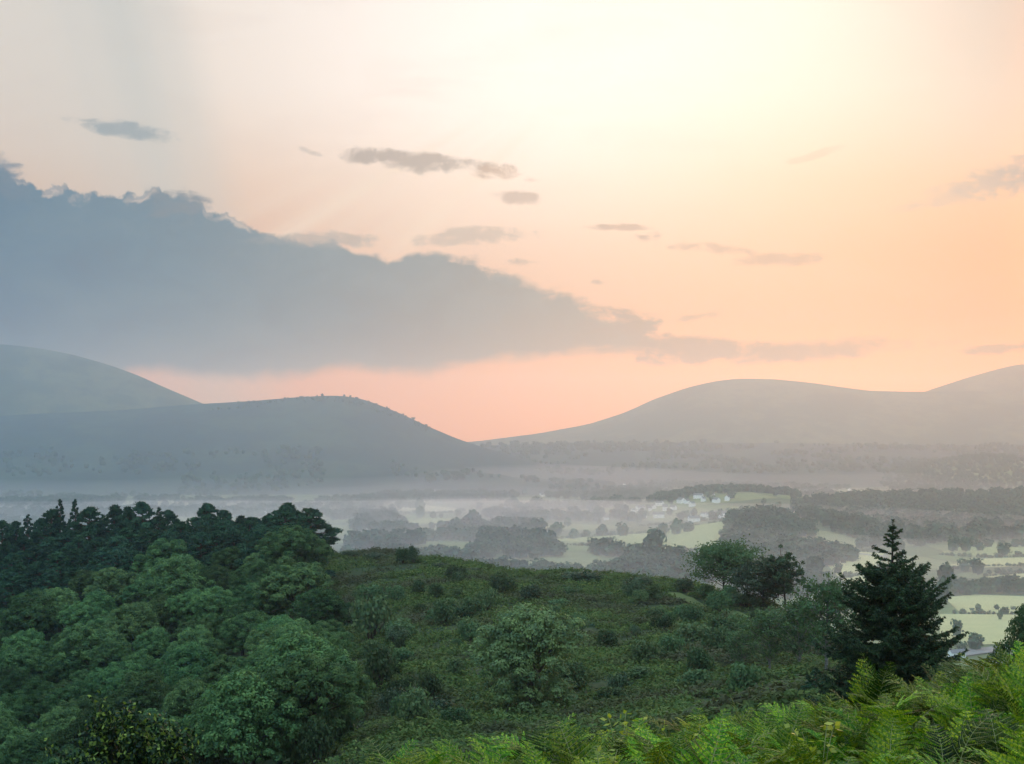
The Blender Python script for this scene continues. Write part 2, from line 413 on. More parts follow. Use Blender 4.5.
H_LEFT = hill('hill', [(-700, 440), (-300, 425), (0, 416), (120, 410), (190, 404), (250, 401), (300, 397), (330, 395.5), (352, 396.5), (372, 402), (400, 413), (430, 427), (460, 440), (490, 450), (520, 459), (560, 472), (600, 482)], 4700, 1050, 1300, M_FELL, 34, 300, 1)
hill('mountain', [(-900, 348), (-300, 343), (-60, 342), (0, 344), (40, 348), (75, 355), (110, 365), (140, 376), (170, 390), (203, 404), (260, 425), (330, 450)], 5300, 900, 1500, M_MOOR, 35, 420, 5)
H_FAR = hill('mountain', [(380, 452), (440, 444), (480, 441), (540, 433), (590, 424), (625, 413), (655, 399), (690, 387), (715, 381), (740, 378.3), (775, 379), (810, 382.5), (840, 387), (870, 391), (910, 392), (960, 391.5), (1060, 391), (1400, 395)], 6700, 1000, 2000, M_MOOR, 40, 520, 9)
hill('mountain', [(820, 430), (870, 408), (910, 397), (935, 388), (965, 378), (990, 371), (1015, 365), (1050, 362), (1200, 362), (1600, 370)], 7300, 800, 1800, M_MOOR, 35, 520, 13)
H_LOW = hill('hill', [(420, 450), (470, 446), (520, 444), (600, 443), (700, 442.5), (760, 443), (860, 444), (950, 445), (1100, 444), (1500, 442)], 5600, 1500, 700, M_FELL, 16, 300, 21)

# ------------------------------------------------------------------ tree builders
def lobe_cloud(r, lobes, n, jit=.12, under=.35):
    """points and outward normals on the surface of a cluster of lobes (cx,cy,cz,rx,rz)"""
    w = np.array([l[3] ** 2 for l in lobes]); w /= w.sum()
    k = r.choice(len(lobes), size=n, p=w); L = np.array(lobes)[k]
    D = r.normal(size=(n, 3)); D /= np.linalg.norm(D, axis=1, keepdims=True)
    D[:, 2] = np.where((D[:, 2] < -under), -D[:, 2], D[:, 2])
    rad = 1 + r.normal(size=n) * jit
    rad = np.where(r.random(n) < .25, rad * r.uniform(.5, .95, n), rad)
    C = L[:, :3] + D * np.stack([L[:, 3] * rad, L[:, 3] * rad, L[:, 4] * rad], -1)
    return C, D

def broad_meshes(seed, R=4.5, H=9.0, n=30000, leaf=.12, nl=42, flat=.85, low=1.6, m=None):
    """a domed broadleaved tree: trunk with limbs, crown of leafy lobes"""
    r = np.random.default_rng(seed)
    zc = H - R * flat; lobes = []
    nb = int(r.integers(5, 8)); boughs = [(0, 0, zc + R * flat * r.uniform(.22, .36), R * r.uniform(.50, .62))]
    a0 = r.uniform(0, 6.28)
    for i in range(nb):
        ph = a0 + i * 2 * pi / nb + r.uniform(-.4, .4); q = R * r.uniform(.40, .62); br = R * r.uniform(.34, .52)
        boughs.append((q * cos(ph), q * sin(ph), zc + R * flat * r.uniform(-.30, .22), br))
    if True:
        for i in range(5 if low > 1.7 else 4):
            ph = a0 + i * 1.257 + .5; boughs.append((R * .5 * cos(ph), R * .5 * sin(ph), zc - R * flat * (r.uniform(.5, .75) if low > 1.7 else r.uniform(.38, .6)), R * r.uniform(.3, .42)))
    for bx, by, bz, br in boughs:
        m_ = max(8, int(nl * .42 * (br / (R * .5)) ** 2))
        for i in range(m_):
            e = (i + .5) / m_; z = 1 - 1.5 * e; q = math.sqrt(max(0, 1 - z * z)); ph = i * 2.39996 + bx
            lr = br * r.uniform(.24, .42); k = r.uniform(.72, .98)
            lobes.append((bx + q * cos(ph) * br * k, by + q * sin(ph) * br * k, bz + z * br * .85 * k, lr, lr * r.uniform(.65, .9)))
    nl = len(lobes)
    b = Bag()
    C, D = lobe_cloud(r, lobes, n, .10)
    keep = fbm(C[:, 0] / .8 + seed, C[:, 1] / .8, C[:, 2] / .8, 3) > -.30
    C = C[keep]; D = D[keep]
    Nn = D * .95 + r.normal(size=C.shape) * .42 + np.array([0, 0, .25])
    b.leaves(C, Nn, r.uniform(.7, 1.4, len(C)) * leaf, r.uniform(.5, .9, len(C)) * leaf, 0, None, r)
    crown = b.mesh('crown', [m or M_BROAD])
    t = Bag()
    t.tube([(0, 0, -.6), (.05, 0, .8), (0, .08, zc * .6), (.1, 0, zc)], [.34, .26, .2, .12], 8)
    for i in range(9):
        l = lobes[r.integers(nl)]; z0 = r.uniform(.35, .9) * zc
        t.tube([(0, 0, z0), (l[0] * .45, l[1] * .45, (z0 + l[2]) / 2 + .3), (l[0] * .92, l[1] * .92, l[2])], [.13, .08, .03], 5)
    return crown, t.mesh('trunk', [M_BARK])

def pine_meshes(seed, H=10.0, R=3.2, spire=False):
    r = np.random.default_rng(seed); b = Bag(); t = Bag()
    t.tube([(0, 0, -.6), (.1, .05, H * .4), (0, .1, H * .75), (.05, 0, H * .97)], [.24, .18, .11, .03], 7)
    pads = []
    n = 64 if not spire else 52
    for i in range(n):
        e = i / (n - 1)
        z = H * (.10 + .88 * e)
        if spire: rr = R * .95 * (1 - e) ** .7 + .08
        else: rr = R * (.95 if e < .4 else .98 * (max(.02, 1 - ((e - .4) / .63) ** 1.6)))
        ph = i * 2.39996 + r.uniform(-.4, .4); k = r.uniform(.45, .95)
        x, y = rr * k * cos(ph), rr * k * sin(ph)
        pr = (r.uniform(.42, .9) * (1.2 - .62 * e) if not spire else r.uniform(.42, .7) * (1.3 - e)) * R / 3.2
        pads.append((x, y, z, pr, pr * (.62 if not spire else .8)))
        t.tube([(0, 0, z - .5 * rr * .4), (x * .6, y * .6, z - .15), (x, y, z)], [.07, .045, .02], 4)
    C, D = lobe_cloud(r, pads, 20000 if not spire else 12000, .22, .4)
    Nn = D * .5 + r.normal(size=C.shape) * .55 + np.array([0, 0, .4])
    b.leaves(C, Nn, r.uniform(.15, .28, len(C)), r.uniform(.06, .10, len(C)), 0, D + r.normal(size=C.shape) * .6 + np.array([0, 0, .5]), r)
    return b.mesh('crown', [M_PINE]), t.mesh('trunk', [M_PBARK])

def airy_meshes(seed, H=8.0, R=2.6, n=4200, leaf=.085, bark=None, leafm=None, low=.22, lean=0.0, nb=30, up=1.0, sprd=.46):
    """an open crowned tree: forked stems, visible branches, leaves gathered round the twigs"""
    r = np.random.default_rng(seed); b = Bag(); t = Bag()
    stem = np.array([(0, 0, -.5), (lean * .2, .05, H * .25), (lean * .5, 0, H * .55), (lean, .05, H * .93)])
    t.tube(stem, [H * .018, H * .014, H * .009, H * .002], 7)
    tips = []
    for i in range(nb):
        e = low + (1 - low) * (i + .3) / nb; z0 = H * (e * .78)
        ph = i * 2.39996 + r.uniform(-.4, .4)
        prof = math.sin(pi * min(1, max(.06, (e - low * .5) / (1 - low * .5))) ** .75)
        ln = R * (.35 + .75 * prof) * r.uniform(.7, 1.1)
        base = np.array([lean * (z0 / H), 0, z0])
        mid = base + np.array([cos(ph) * ln * .55, sin(ph) * ln * .55, ln * .45 * up])
        tip = base + np.array([cos(ph) * ln, sin(ph) * ln, ln * r.uniform(.45, .8) * up])
        t.tube([base, mid, tip], [H * .006, H * .004, H * .0012], 5)
        for q in np.linspace(.4, 1, 5):
            pt = base * (1 - q) ** 2 + 2 * mid * q * (1 - q) + tip * q * q
            for k in range(2):
                d = r.normal(size=3) * .22 * R; d[2] = abs(d[2]) * .6
                t.tube([pt, pt + d * .6, pt + d], [H * .0016, H * .001, H * .0006], 3)
                tips.append(pt + d)
    tips.append(np.array([lean, 0, H * .95])); tips = np.array(tips)
    k = r.integers(len(tips), size=n)
    C = tips[k] + r.normal(size=(n, 3)) * np.array([.15, .15, .12]) * R * sprd
    Nn = r.normal(size=(n, 3)) + np.array([0, 0, .6])
    b.leaves(C, Nn, r.uniform(.7, 1.3, n) * leaf, r.uniform(.45, .8, n) * leaf, 0, None, r)
    return b.mesh('crown', [leafm or M_BIRCH]), t.mesh('trunk', [bark or M_BARK])

def shrub_mesh(seed, R=1.0, H=1.0, n=900, leaf=.075, m=None, nl=9):
    r = np.random.default_rng(seed); b = Bag(); lobes = []
    for i in range(nl):
        ph = r.uniform(0, 2 * pi); q = R * .6 * math.sqrt(r.random()); lr = R * r.uniform(.28, .5)
        lobes.append((q * cos(ph), q * sin(ph), H * r.uniform(.35, .72), lr, min(lr, H * .42)))
    C, D = lobe_cloud(r, lobes, n, .15, .6)
    C[:, 2] = np.maximum(C[:, 2], -.1)
    b.leaves(C, D * .6 + r.normal(size=C.shape) * .6 + np.array([0, 0, .3]), r.uniform(.7, 1.3, n) * leaf, r.uniform(.45, .8, n) * leaf, 0, None, r)
    t = Bag()
    for l in lobes: t.tube([(l[0] * .1, l[1] * .1, -.15), (l[0] * .6, l[1] * .6, l[2] * .6), (l[0], l[1], l[2])], [.04 * R, .03 * R, .012 * R], 4)
    return b.mesh('foliage', [m or M_SHRUB]), t.mesh('stem', [M_BARK])

# ------------------------------------------------------------------ woodland on the left
BROAD = [broad_meshes(11 + i, 4.5, 9.0 + .25 * (i % 3), 30000, .12, 36 + 4 * (i % 4), (.78, .9, .84, .95)[i % 4]) for i in range(7)]
PINE = [pine_meshes(41 + i, 10.0, 3.2) for i in range(4)]
SPIRE = [pine_meshes(61 + i, 10.0, 3.2, True) for i in range(2)]
placed = []

def stand(px, top, size_of, lo=85, hi=262):
    """ground position at which a tree of height size_of(Y) shows its top at the picture position (px, top)"""
    best = None
    for Y in np.linspace(hi, lo, 120):
        x, y, z = at(px, top, Y)
        e = gh(x, y) + size_of(Y) - z
        if best is None or abs(e) < best[0]: best = (abs(e), x, y)
        if abs(e) < .12: break
    return best[1], best[2], gh(best[1], best[2])

WOOD = [  # picture column, crown top, crown width in pixels, what sets it apart
 (167, 537, 68, 'smooth pale green dome of a broadleaf tree just below the gap in the pines'),
 (111, 567, 58, 'low rounded broadleaf crown directly below the two pine spires'),
 (175, 560, 70, 'broad bumpy broadleaf crown directly in front of the smooth pale dome'),
 (219, 563, 50, 'small rounded broadleaf tree to the right of the broad bumpy crown in mid wood'),
 (296, 527, 72, 'olive broadleaf crown tucked under the great dark dome-headed pine'),
 (292, 556, 76, 'broad domed broadleaf tree below the olive crown under the dome-headed pine'),
 (322, 585, 62, 'rounded broadleaf tree on the right edge of the wood beside the open hillside'),
 (33, 591, 74, 'wide dark broadleaf crown at the left picture edge below the pine belt'),
 (85, 622, 78, 'wide sloping broadleaf crown to the right of the dark crown at the left edge'),
 (133, 606, 62, 'rounded broadleaf crown in the middle of the left wood, above a wide sloping crown'),
 (165, 590, 56, 'narrow topped broadleaf tree in the centre of the wood below the broad bumpy crown'),
 (20, 645, 66, 'round broadleaf tree cut by the left picture edge, halfway down the wood'),
 (72, 652, 56, 'small dark broadleaf crown below the wide sloping crown'),
 (190, 638, 72, 'grey green domed broadleaf tree standing proud in the lower middle of the wood'),
 (228, 655, 58, 'rounded broadleaf crown to the left of the tallest tree at the wood edge'),
 (124, 657, 66, 'spreading broadleaf crown to the left of the grey green dome'),
 (303, 640, 100, 'largest tallest broadleaf tree of the wood, full crown by the hillside edge'),
 (243, 600, 62, 'domed broadleaf tree in the right half of the wood, above the largest tree'),
 (206, 618, 54, 'mid green broadleaf crown just above the grey green dome'),
 (262, 648, 58, 'broadleaf crown leaning against the left side of the largest tree'),
 (62, 703, 72, 'pale domed broadleaf tree at the bottom left, above the dark leafy bush'),
 (15, 690, 64, 'dark broadleaf crown in the bottom left corner of the wood'),
 (282, 708, 74, 'low broad crown at the foot of the largest tree of the wood'),
 (190, 682, 60, 'broadleaf crown below the grey green dome, above the dark leafy bush on its right'),
 (226, 700, 60, 'dark broadleaf crown in the bottom row of the wood, left of the low broad crown'),
 (335, 668, 66, 'broadleaf tree on the right flank of the largest tree, at the hillside edge'),
 (120, 700, 56, 'dark broadleaf crown directly behind the top of the dark leafy bush'),
 (262, 578, 58, 'rounded broadleaf crown between the mid wood and the broad domed tree on its right'),
 (330, 618, 52, 'slim broadleaf tree on the right edge of the wood halfway down the slope'),
 (60, 585, 52, 'small broadleaf crown wedged under the left half of the pine belt'),
]
for i, (px, top, wp, lab) in enumerate(WOOD):
    x, y, z = stand(px, top, lambda Y: 9.1 * (wp * Y / F) / 9.4)
    s = (wp * y / F) / 9.4; placed.append((x, y, s * 4.5))
    cr, tr = BROAD[i % 7]
    whole('broadleaf_tree', [('crown', cr), ('trunk', tr)], (x, y, z), rng.uniform(0, 6.28), (s * rng.uniform(1.0, 1.16), s * rng.uniform(1.0, 1.16), s), lab, 'tree', 'broadleaf trees of the left wood')

# the unremarkable trees that close the canopy between them
def in_wood(x, y):
    px = 512 + F * x / y
    edge = np.interp(y, [85, 110, 140, 180, 220, 262], [318, 322, 335, 330, 322, 316])
    return -130 < px < edge
cand = [(x, y) for y in np.arange(88, 236, 5.2) for x in np.arange(-110, -8, 5.2)]
for x, y in cand:
    x += rng.uniform(-1.8, 1.8); y += rng.uniform(-1.8, 1.8)
    if not in_wood(x, y) or y > np.interp(x, [-90, -30], [225, 206]): continue
    if any((x - a) ** 2 + (y - b) ** 2 < max(3.8, c * .84) ** 2 for a, b, c in placed): continue
    s = rng.uniform(.50, .72); placed.append((x, y, s * 4.5)); cr, tr = BROAD[rng.integers(7)]
    zone = 'upper' if y > 165 else 'lower'
    whole('broadleaf_tree', [('crown', cr), ('trunk', tr)], (x, y, gh(x, y)), rng.uniform(0, 6.28), s,
          {'upper': 'small broadleaf crown filling in between larger crowns below the pine belt', 'lower': 'small broadleaf crown filling in between larger crowns low in the wood'}[zone], 'tree', 'small trees of the %s wood' % zone)

PINES = [ # column, top, width px, spire?, label
 (2, 521, 30, 0, 'dark pine cut by the left picture edge on the ridge'), (16, 522, 26, 0, 'low dark pine beside the pine cut by the left picture edge'),
 (28, 515, 20, 1, 'feathery young pine with a star shaped tip near the left end of the ridge'), (41, 519, 28, 0, 'round headed pine just right of the star tipped young pine'),
 (52, 510, 30, 0, 'pine just left of the two spires on the ridge'), (60, 500, 17, 1, 'paler left one of the two tall conifer spires on the ridge'),
 (75, 500, 18, 1, 'darker right one of the two tall conifer spires on the ridge'), (90, 508, 38, 0, 'wide pine just right of the darker spire'),
 (103, 515, 24, 1, 'narrow low pine in the dip right of the two spires'), (115, 506, 28, 0, 'pine with a pointed shoulder at the middle of the ridge belt'),
 (128, 508, 30, 0, 'rounded pine between the pointed pine and the flat topped pine'), (142, 503, 38, 0, 'broad flat topped pine in the middle of the ridge belt'),
 (159, 508, 20, 1, 'slim pointed pine right of the broad flat topped pine'), (168, 511, 32, 0, 'sloping pine left of the notch in the ridge belt'),
 (188, 519, 14, 1, 'little isolated spire standing in the notch of the ridge belt'), (178, 521, 24, 0, 'low pine at the left side of the notch with the little spire'),
 (207, 504, 36, 0, 'bold dark pine with a knobbly round head right of the notch'), (224, 511, 32, 0, 'pine on the right shoulder of the knobbly headed pine'),
 (241, 517, 32, 0, 'lower pine between the knobbly headed pine and the pale feathery conifer'), (269, 514, 24, 1, 'pale feathery conifer left of the great dome-headed pine'),
 (310, 509, 44, 0, 'great dark dome-headed pine at the right end of the ridge belt'), (255, 524, 34, 0, 'pine in front of the pale feathery conifer'),
]
for i, (px, top, wp, sp, lab) in enumerate(PINES):
    Hm = 10.5
    x, y, z = stand(px, top, lambda Y: 10.2 if not sp else 10.4, 195, 262)
    hgt = at(px, top, y)[2] - z; sz = hgt / 9.9
    sx = (wp * y / F) / (4.5 if not sp else 3.6)
    cr, tr = (SPIRE[i % 2] if sp else PINE[i % 4])
    whole('pine_tree', [('crown', cr), ('trunk', tr)], (x, y, z), rng.uniform(0, 6.28), (sx, sx, sz), lab, 'tree', 'conifers along the wooded ridge')
    placed.append((x, y, 2))
for row, (dy, tops) in enumerate(((4, 541), (-3, 541), (-10, 550), (-18, 556))):
    for px in range(-10, 300, 19):
        px2 = px + rng.uniform(-7, 7) + row * 9
        Yr = np.interp(px2, RPX, RY) - 12 + dy + rng.uniform(-2.5, 2.5)
        x = (px2 - 512) / F * Yr; z = gh(x, Yr)
        if any((x - a) ** 2 + (Yr - b) ** 2 < (c * .7 + .4) ** 2 for a, b, c in placed): continue
        placed.append((x, Yr, 2.0)); s = rng.uniform(.74, .92) if row < 2 else rng.uniform(.66, .82); cr, tr = PINE[rng.integers(4)]
        whole('pine_tree', [('crown', cr), ('trunk', tr)], (x, Yr, z), rng.uniform(0, 6.28), (s * 1.35, s * 1.35, s), 'dark pine massed behind the broadleaf crowns, below the skyline of the ridge', 'tree', 'pines below the skyline')

# ------------------------------------------------------------------ single trees on the open hillside
def single(px, top, base, wp, Y, meshes, R, H, name, label, group=None, cat='tree', part=('crown', 'trunk')):
    x, y, z = at(px, base, Y); zg = gh(x, y); zt = at(px, top, Y)[2]
    s = (wp * Y / F) / (2 * R); sz = (zt - zg) / H
    return whole(name, [(part[0], meshes[0]), (part[1], meshes[1])], (x, y, zg), rng.uniform(0, 6.28), (s, s, sz), label, cat, group)

SH = [shrub_mesh(90 + i, 1.0, 1.0, 1100, .085) for i in range(4)]
GO = [shrub_mesh(100 + i, 1.0, 1.0, 1300, .07, M_GORSE) for i in range(2)]
lone = broad_meshes(31, 4.0, 7.4, 26000, .095, 44, .98, 1.95, M_LONE)
single(529, 591, 714, 126, 98, lone, 4.0, 7.5, 'broadleaf_tree', 'lone bushy tree in the middle of the bracken slope')
oak = airy_meshes(5, 6.0, 3.0, 9000, .11, M_BARK, M_SHRUB, .26, 0, 44, .8, .62)
single(724, 541, 602, 70, 165, oak, 3.1, 6.0, 'oak_tree', 'round open crowned tree on the ridge with sky showing through its branches')
dk = airy_meshes(6, 5.0, 2.4, 9000, .11, M_BARK, M_GORSE, .15, 0, 30, .6)
single(763, 556, 608, 62, 158, dk, 2.5, 5.0, 'oak_tree', 'dark dense tree on the ridge just right of the round open tree')
dk2 = airy_meshes(8, 6.2, 1.6, 5200, .11, M_BARK, M_GORSE, .30, .5, 18, .5)
single(786, 543, 612, 42, 157, dk2, 1.9, 6.2, 'oak_tree', 'tallest ridge tree, a leaning stem with a clumped dark head')
bi = [airy_meshes(20 + i, 6.5, 2.0, 5200, .10, M_BBARK, M_BIRCH, .20, .2 * (i - 1), 38, 1.2, .50) for i in range(3)]
single(826, 574, 678, 68, 94, bi[0], 2.1, 6.3, 'birch_tree', 'airy light green birch just left of the dark spruce')
single(770, 606, 678, 54, 105, bi[1], 2.1, 6.3, 'birch_tree', 'grey green birch with a pale stem left of the taller birch')
single(800, 596, 676, 42, 101, bi[2], 2.1, 6.3, 'birch_tree', 'slim birch between the pale stemmed birch and the tall light green birch')
single(742, 628, 672, 38, 110, bi[0], 2.1, 6.3, 'birch_tree', 'smallest thin birch, leftmost on the lower slope')
edge = broad_meshes(77, 4.0, 8.0, 24000, .085, 34, .9)
single(1030, 597, 700, 82, 74, edge, 4.0, 8.0, 'broadleaf_tree', 'dark green tree cut by the right picture edge above the ferns')

BUSH = [(296, 708, 750, 46, 92, 'S', 'leafy bush at the foot of the largest tree of the wood'), (338, 704, 740, 44, 94, 'S', 'leafy bush at the wood edge right of the largest tree'), (318, 726, 760, 40, 86, 'S', 'low leafy bush between the wood edge and the left end of the ferns'),
 (683, 579, 600, 27, 171, 'G', 'dark round bush on the ridge left of the open crowned tree'), (707, 586, 603, 24, 167, 'S', 'bush at the left foot of the open crowned ridge tree'),
 (402, 549, 563, 16, 204, 'S', 'pale leafy bush alone on the ridge skyline, left half of a pair'), (414, 547, 564, 14, 203, 'G', 'dark upright bush on the ridge skyline, right half of a pair'),
 (580, 572, 583, 44, 183, 'G', 'wide flat gorse clump on the middle of the ridge skyline'), (636, 577, 591, 34, 177, 'G', 'gorse clump on the ridge skyline between the flat clump and the dark round bush'),
 (352, 551, 562, 22, 213, 'G', 'gorse bush at the foot of the dome-headed pine'), (374, 553, 563, 26, 209, 'G', 'gorse bush on the skyline midway between the dome-headed pine and the paired bushes'),
 (440, 563, 572, 22, 199, 'G', 'small gorse bush on the skyline just right of the paired bushes'), (475, 568, 577, 26, 194, 'G', 'low gorse hummock on the falling skyline left of the flat clump'),
 (745, 594, 612, 34, 158, 'G', 'dark bush under the dark dense ridge tree'), (800, 606, 632, 36, 147, 'S', 'leafy bush below the leaning ridge tree'),
 (400, 700, 722, 27, 95, 'S', 'yellowish bush low on the slope at the wood edge'), (428, 676, 700, 30, 108, 'S', 'faint rounded bush above the yellowish bush'),
 (372, 600, 640, 44, 150, 'S', 'big rounded bush on the slope beside the right edge of the wood'), (400, 622, 650, 40, 145, 'S', 'rounded bush right of the big bush beside the wood'),
 (380, 650, 690, 40, 118, 'S', 'bush halfway down the slope beside the wood'), (470, 600, 618, 30, 158, 'S', 'bush above and left of the lone bushy tree'),
 (690, 625, 652, 50, 128, 'S', 'brownish thicket in the hollow below the open crowned tree'), (720, 630, 655, 34, 122, 'S', 'rounded bush between the brownish thicket and the thin birch'),
 (640, 668, 690, 34, 108, 'S', 'bush on the slope right of the lone bushy tree'), (697, 672, 700, 40, 100, 'S', 'dark bush left of the birches on the lower slope'),
 (770, 684, 706, 62, 88, 'S', 'wide low thicket in front of the pale stemmed birch'), (600, 622, 640, 26, 146, 'S', 'small bush above and right of the lone bushy tree'),
 (655, 610, 626, 26, 152, 'S', 'small bush on the upper slope below the dark round bush'), (560, 600, 614, 24, 162, 'S', 'small bush just above the lone bushy tree'),
 (815, 668, 700, 16, 60, 'G', 'dark seedling conifer at the left foot of the spruce'), (440, 610, 632, 34, 152, 'S', 'bush on the open slope between the lone tree and the wood'),
 (610, 690, 712, 38, 98, 'S', 'bush on the low slope just above the ferns')]
for i, (px, top, base, wp, Y, k, lab) in enumerate(BUSH):
    if 'seedling' in lab:
        single(px, top, base, 22, Y, SPIRE[0], 2.2, 10.0, 'spruce_tree', lab, None, 'tree'); continue
    single(px, top, base, wp, Y, (GO[i % 2] if k == 'G' else SH[i % 4]), .95, 1.0, 'gorse_bush' if k == 'G' else 'shrub', lab, 'bushes on the hillside', 'bush', ('foliage', 'stem'))

scr = 0
while scr < 80:
    px = rng.uniform(345, 760); Yp = rng.uniform(88, 190)
    if Yp > np.interp(px, RPX, RY) - 4 or px < np.interp(Yp, [85, 140, 200], [330, 345, 330]): continue
    x = (px - 512) / F * Yp
    if abs(x - 1.1) < 5.5 and abs(Yp - 98) < 7: continue
    h_ = rng.uniform(.5, 1.7); k = rng.integers(5)
    e = whole('shrub', [('foliage', (SH[k % 4] if k < 4 else GO[0])[0]), ('stem', (SH[k % 4] if k < 4 else GO[0])[1])], (x, Yp, gh(x, Yp)), rng.uniform(0, 6.28), (h_ * rng.uniform(.7, 1.1), h_ * rng.uniform(.7, 1.1), h_ * rng.uniform(.8, 1.3)), 'small scrub bush dotted among the bracken of the open slope', 'bush', 'small scrub on the slope')
    scr += 1

# ------------------------------------------------------------------ bracken covering the hillside (uncountable)
PATHS = [[(560, 730, 88), (590, 724, 90), (660, 709, 94), (720, 700, 96), (790, 690, 90)], [(672, 592, 170), (690, 597, 165), (715, 604, 158), (745, 611, 152), (770, 619, 147)], [(728, 672, 106), (752, 669, 107), (780, 670, 105), (812, 673, 100)]]
def bracken_cover():
    r = np.random.default_rng(5); b = Bag()
    n = 62000
    px = r.uniform(250, 1010, n); Y = 44 + (232 - 44) * r.random(n) ** .9
    x = (px - 512) / F * Y; Yr = np.interp(px, RPX, RY) + 5
    k = (Y < Yr) & ~((px < np.interp(Y, [44, 85, 110, 140, 180, 220, 262], [200, 305, 316, 328, 322, 314, 308])))
    x = x[k]; Y = Y[k]; z = ground_h(x, Y)
    off = np.ones(len(x), bool)
    for pl in PATHS:
        q = np.array([at(*p)[:2] for p in pl]); tq = np.linspace(0, len(q) - 1, 60)
        for a_, c_ in zip(np.interp(tq, range(len(q)), q[:, 0]), np.interp(tq, range(len(q)), q[:, 1])): off &= (x - a_) ** 2 + (Y - c_) ** 2 > 1.1
    x = x[off]; Y = Y[off]; z = z[off]
    nzv = fbm(x / 5, Y / 3.2, 9.0, 3)
    keep = r.random(len(x)) < smooth(-.38, .15, nzv) * .9 + .1
    x, Y, z, nzv = x[keep], Y[keep], z[keep], nzv[keep]
    R = r.uniform(.30, .75, len(x)); hgt = R * r.uniform(.7, 1.15, len(x)) * (1 + .5 * nzv)
    m = 20
    C = np.repeat(np.stack([x, Y, z], -1), m, 0); RR = np.repeat(R, m)[:, None]; HH = np.repeat(hgt, m)
    D = r.normal(size=C.shape); D[:, 2] = np.abs(D[:, 2]) * 1.1; D /= np.linalg.norm(D, axis=1, keepdims=True)
    rad = r.uniform(.7, 1.08, len(C))[:, None]
    C = C + D * RR * rad * np.array([1, 1, 0]) ; C[:, 2] += D[:, 2] * HH * rad[:, 0] - .05
    b.leaves(C, D * .5 + r.normal(size=C.shape) * .45 + np.array([0, 0, .6]), r.uniform(.10, .20, len(C)), r.uniform(.05, .10, len(C)), 0, None, r)
    o = link('bracken', b.mesh('bracken', [M_BRACK])); tag(o, 'dark green and brown bracken covering the open hillside', 'ground cover', None, 'stuff')
bracken_cover()
# turf paths on the hillside
M_TURF = flat_mat('short turf', (.075, .105, .036), (.11, .13, .045), 1.2)
for pl in PATHS:
    q = np.array([at(*p) for p in pl]); tq = np.linspace(0, len(q) - 1, 40)
    X = np.interp(tq, range(len(q)), q[:, 0]); Yp = np.interp(tq, range(len(q)), q[:, 1])
    T = np.gradient(np.stack([X, Yp], -1), axis=0); T /= np.linalg.norm(T, axis=1, keepdims=True); Np = np.stack([-T[:, 1], T[:, 0]], -1)
    wd = .7 + .4 * fbm(tq * .7, tq * 0 + 3.3, 0, 2)
    rows = [np.stack([X + Np[:, 0] * wd * k, Yp + Np[:, 1] * wd * k], -1) for k in (-1, -.5, 0, .5, 1)]
    V = []
    for rw in rows: V.append(np.stack([rw[:, 0], rw[:, 1], ground_h(rw[:, 0], rw[:, 1]) + .04], -1))
    V = np.concatenate(V); n_ = len(tq); i = np.arange(4)[:, None] * n_ + np.arange(n_ - 1)[None]
    tag(link('path', mesh('path', V, [np.stack([i, i + 1, i + 1 + n_, i + n_], -1).reshape(-1, 4)], [M_TURF], [0], [True])), kind='structure')

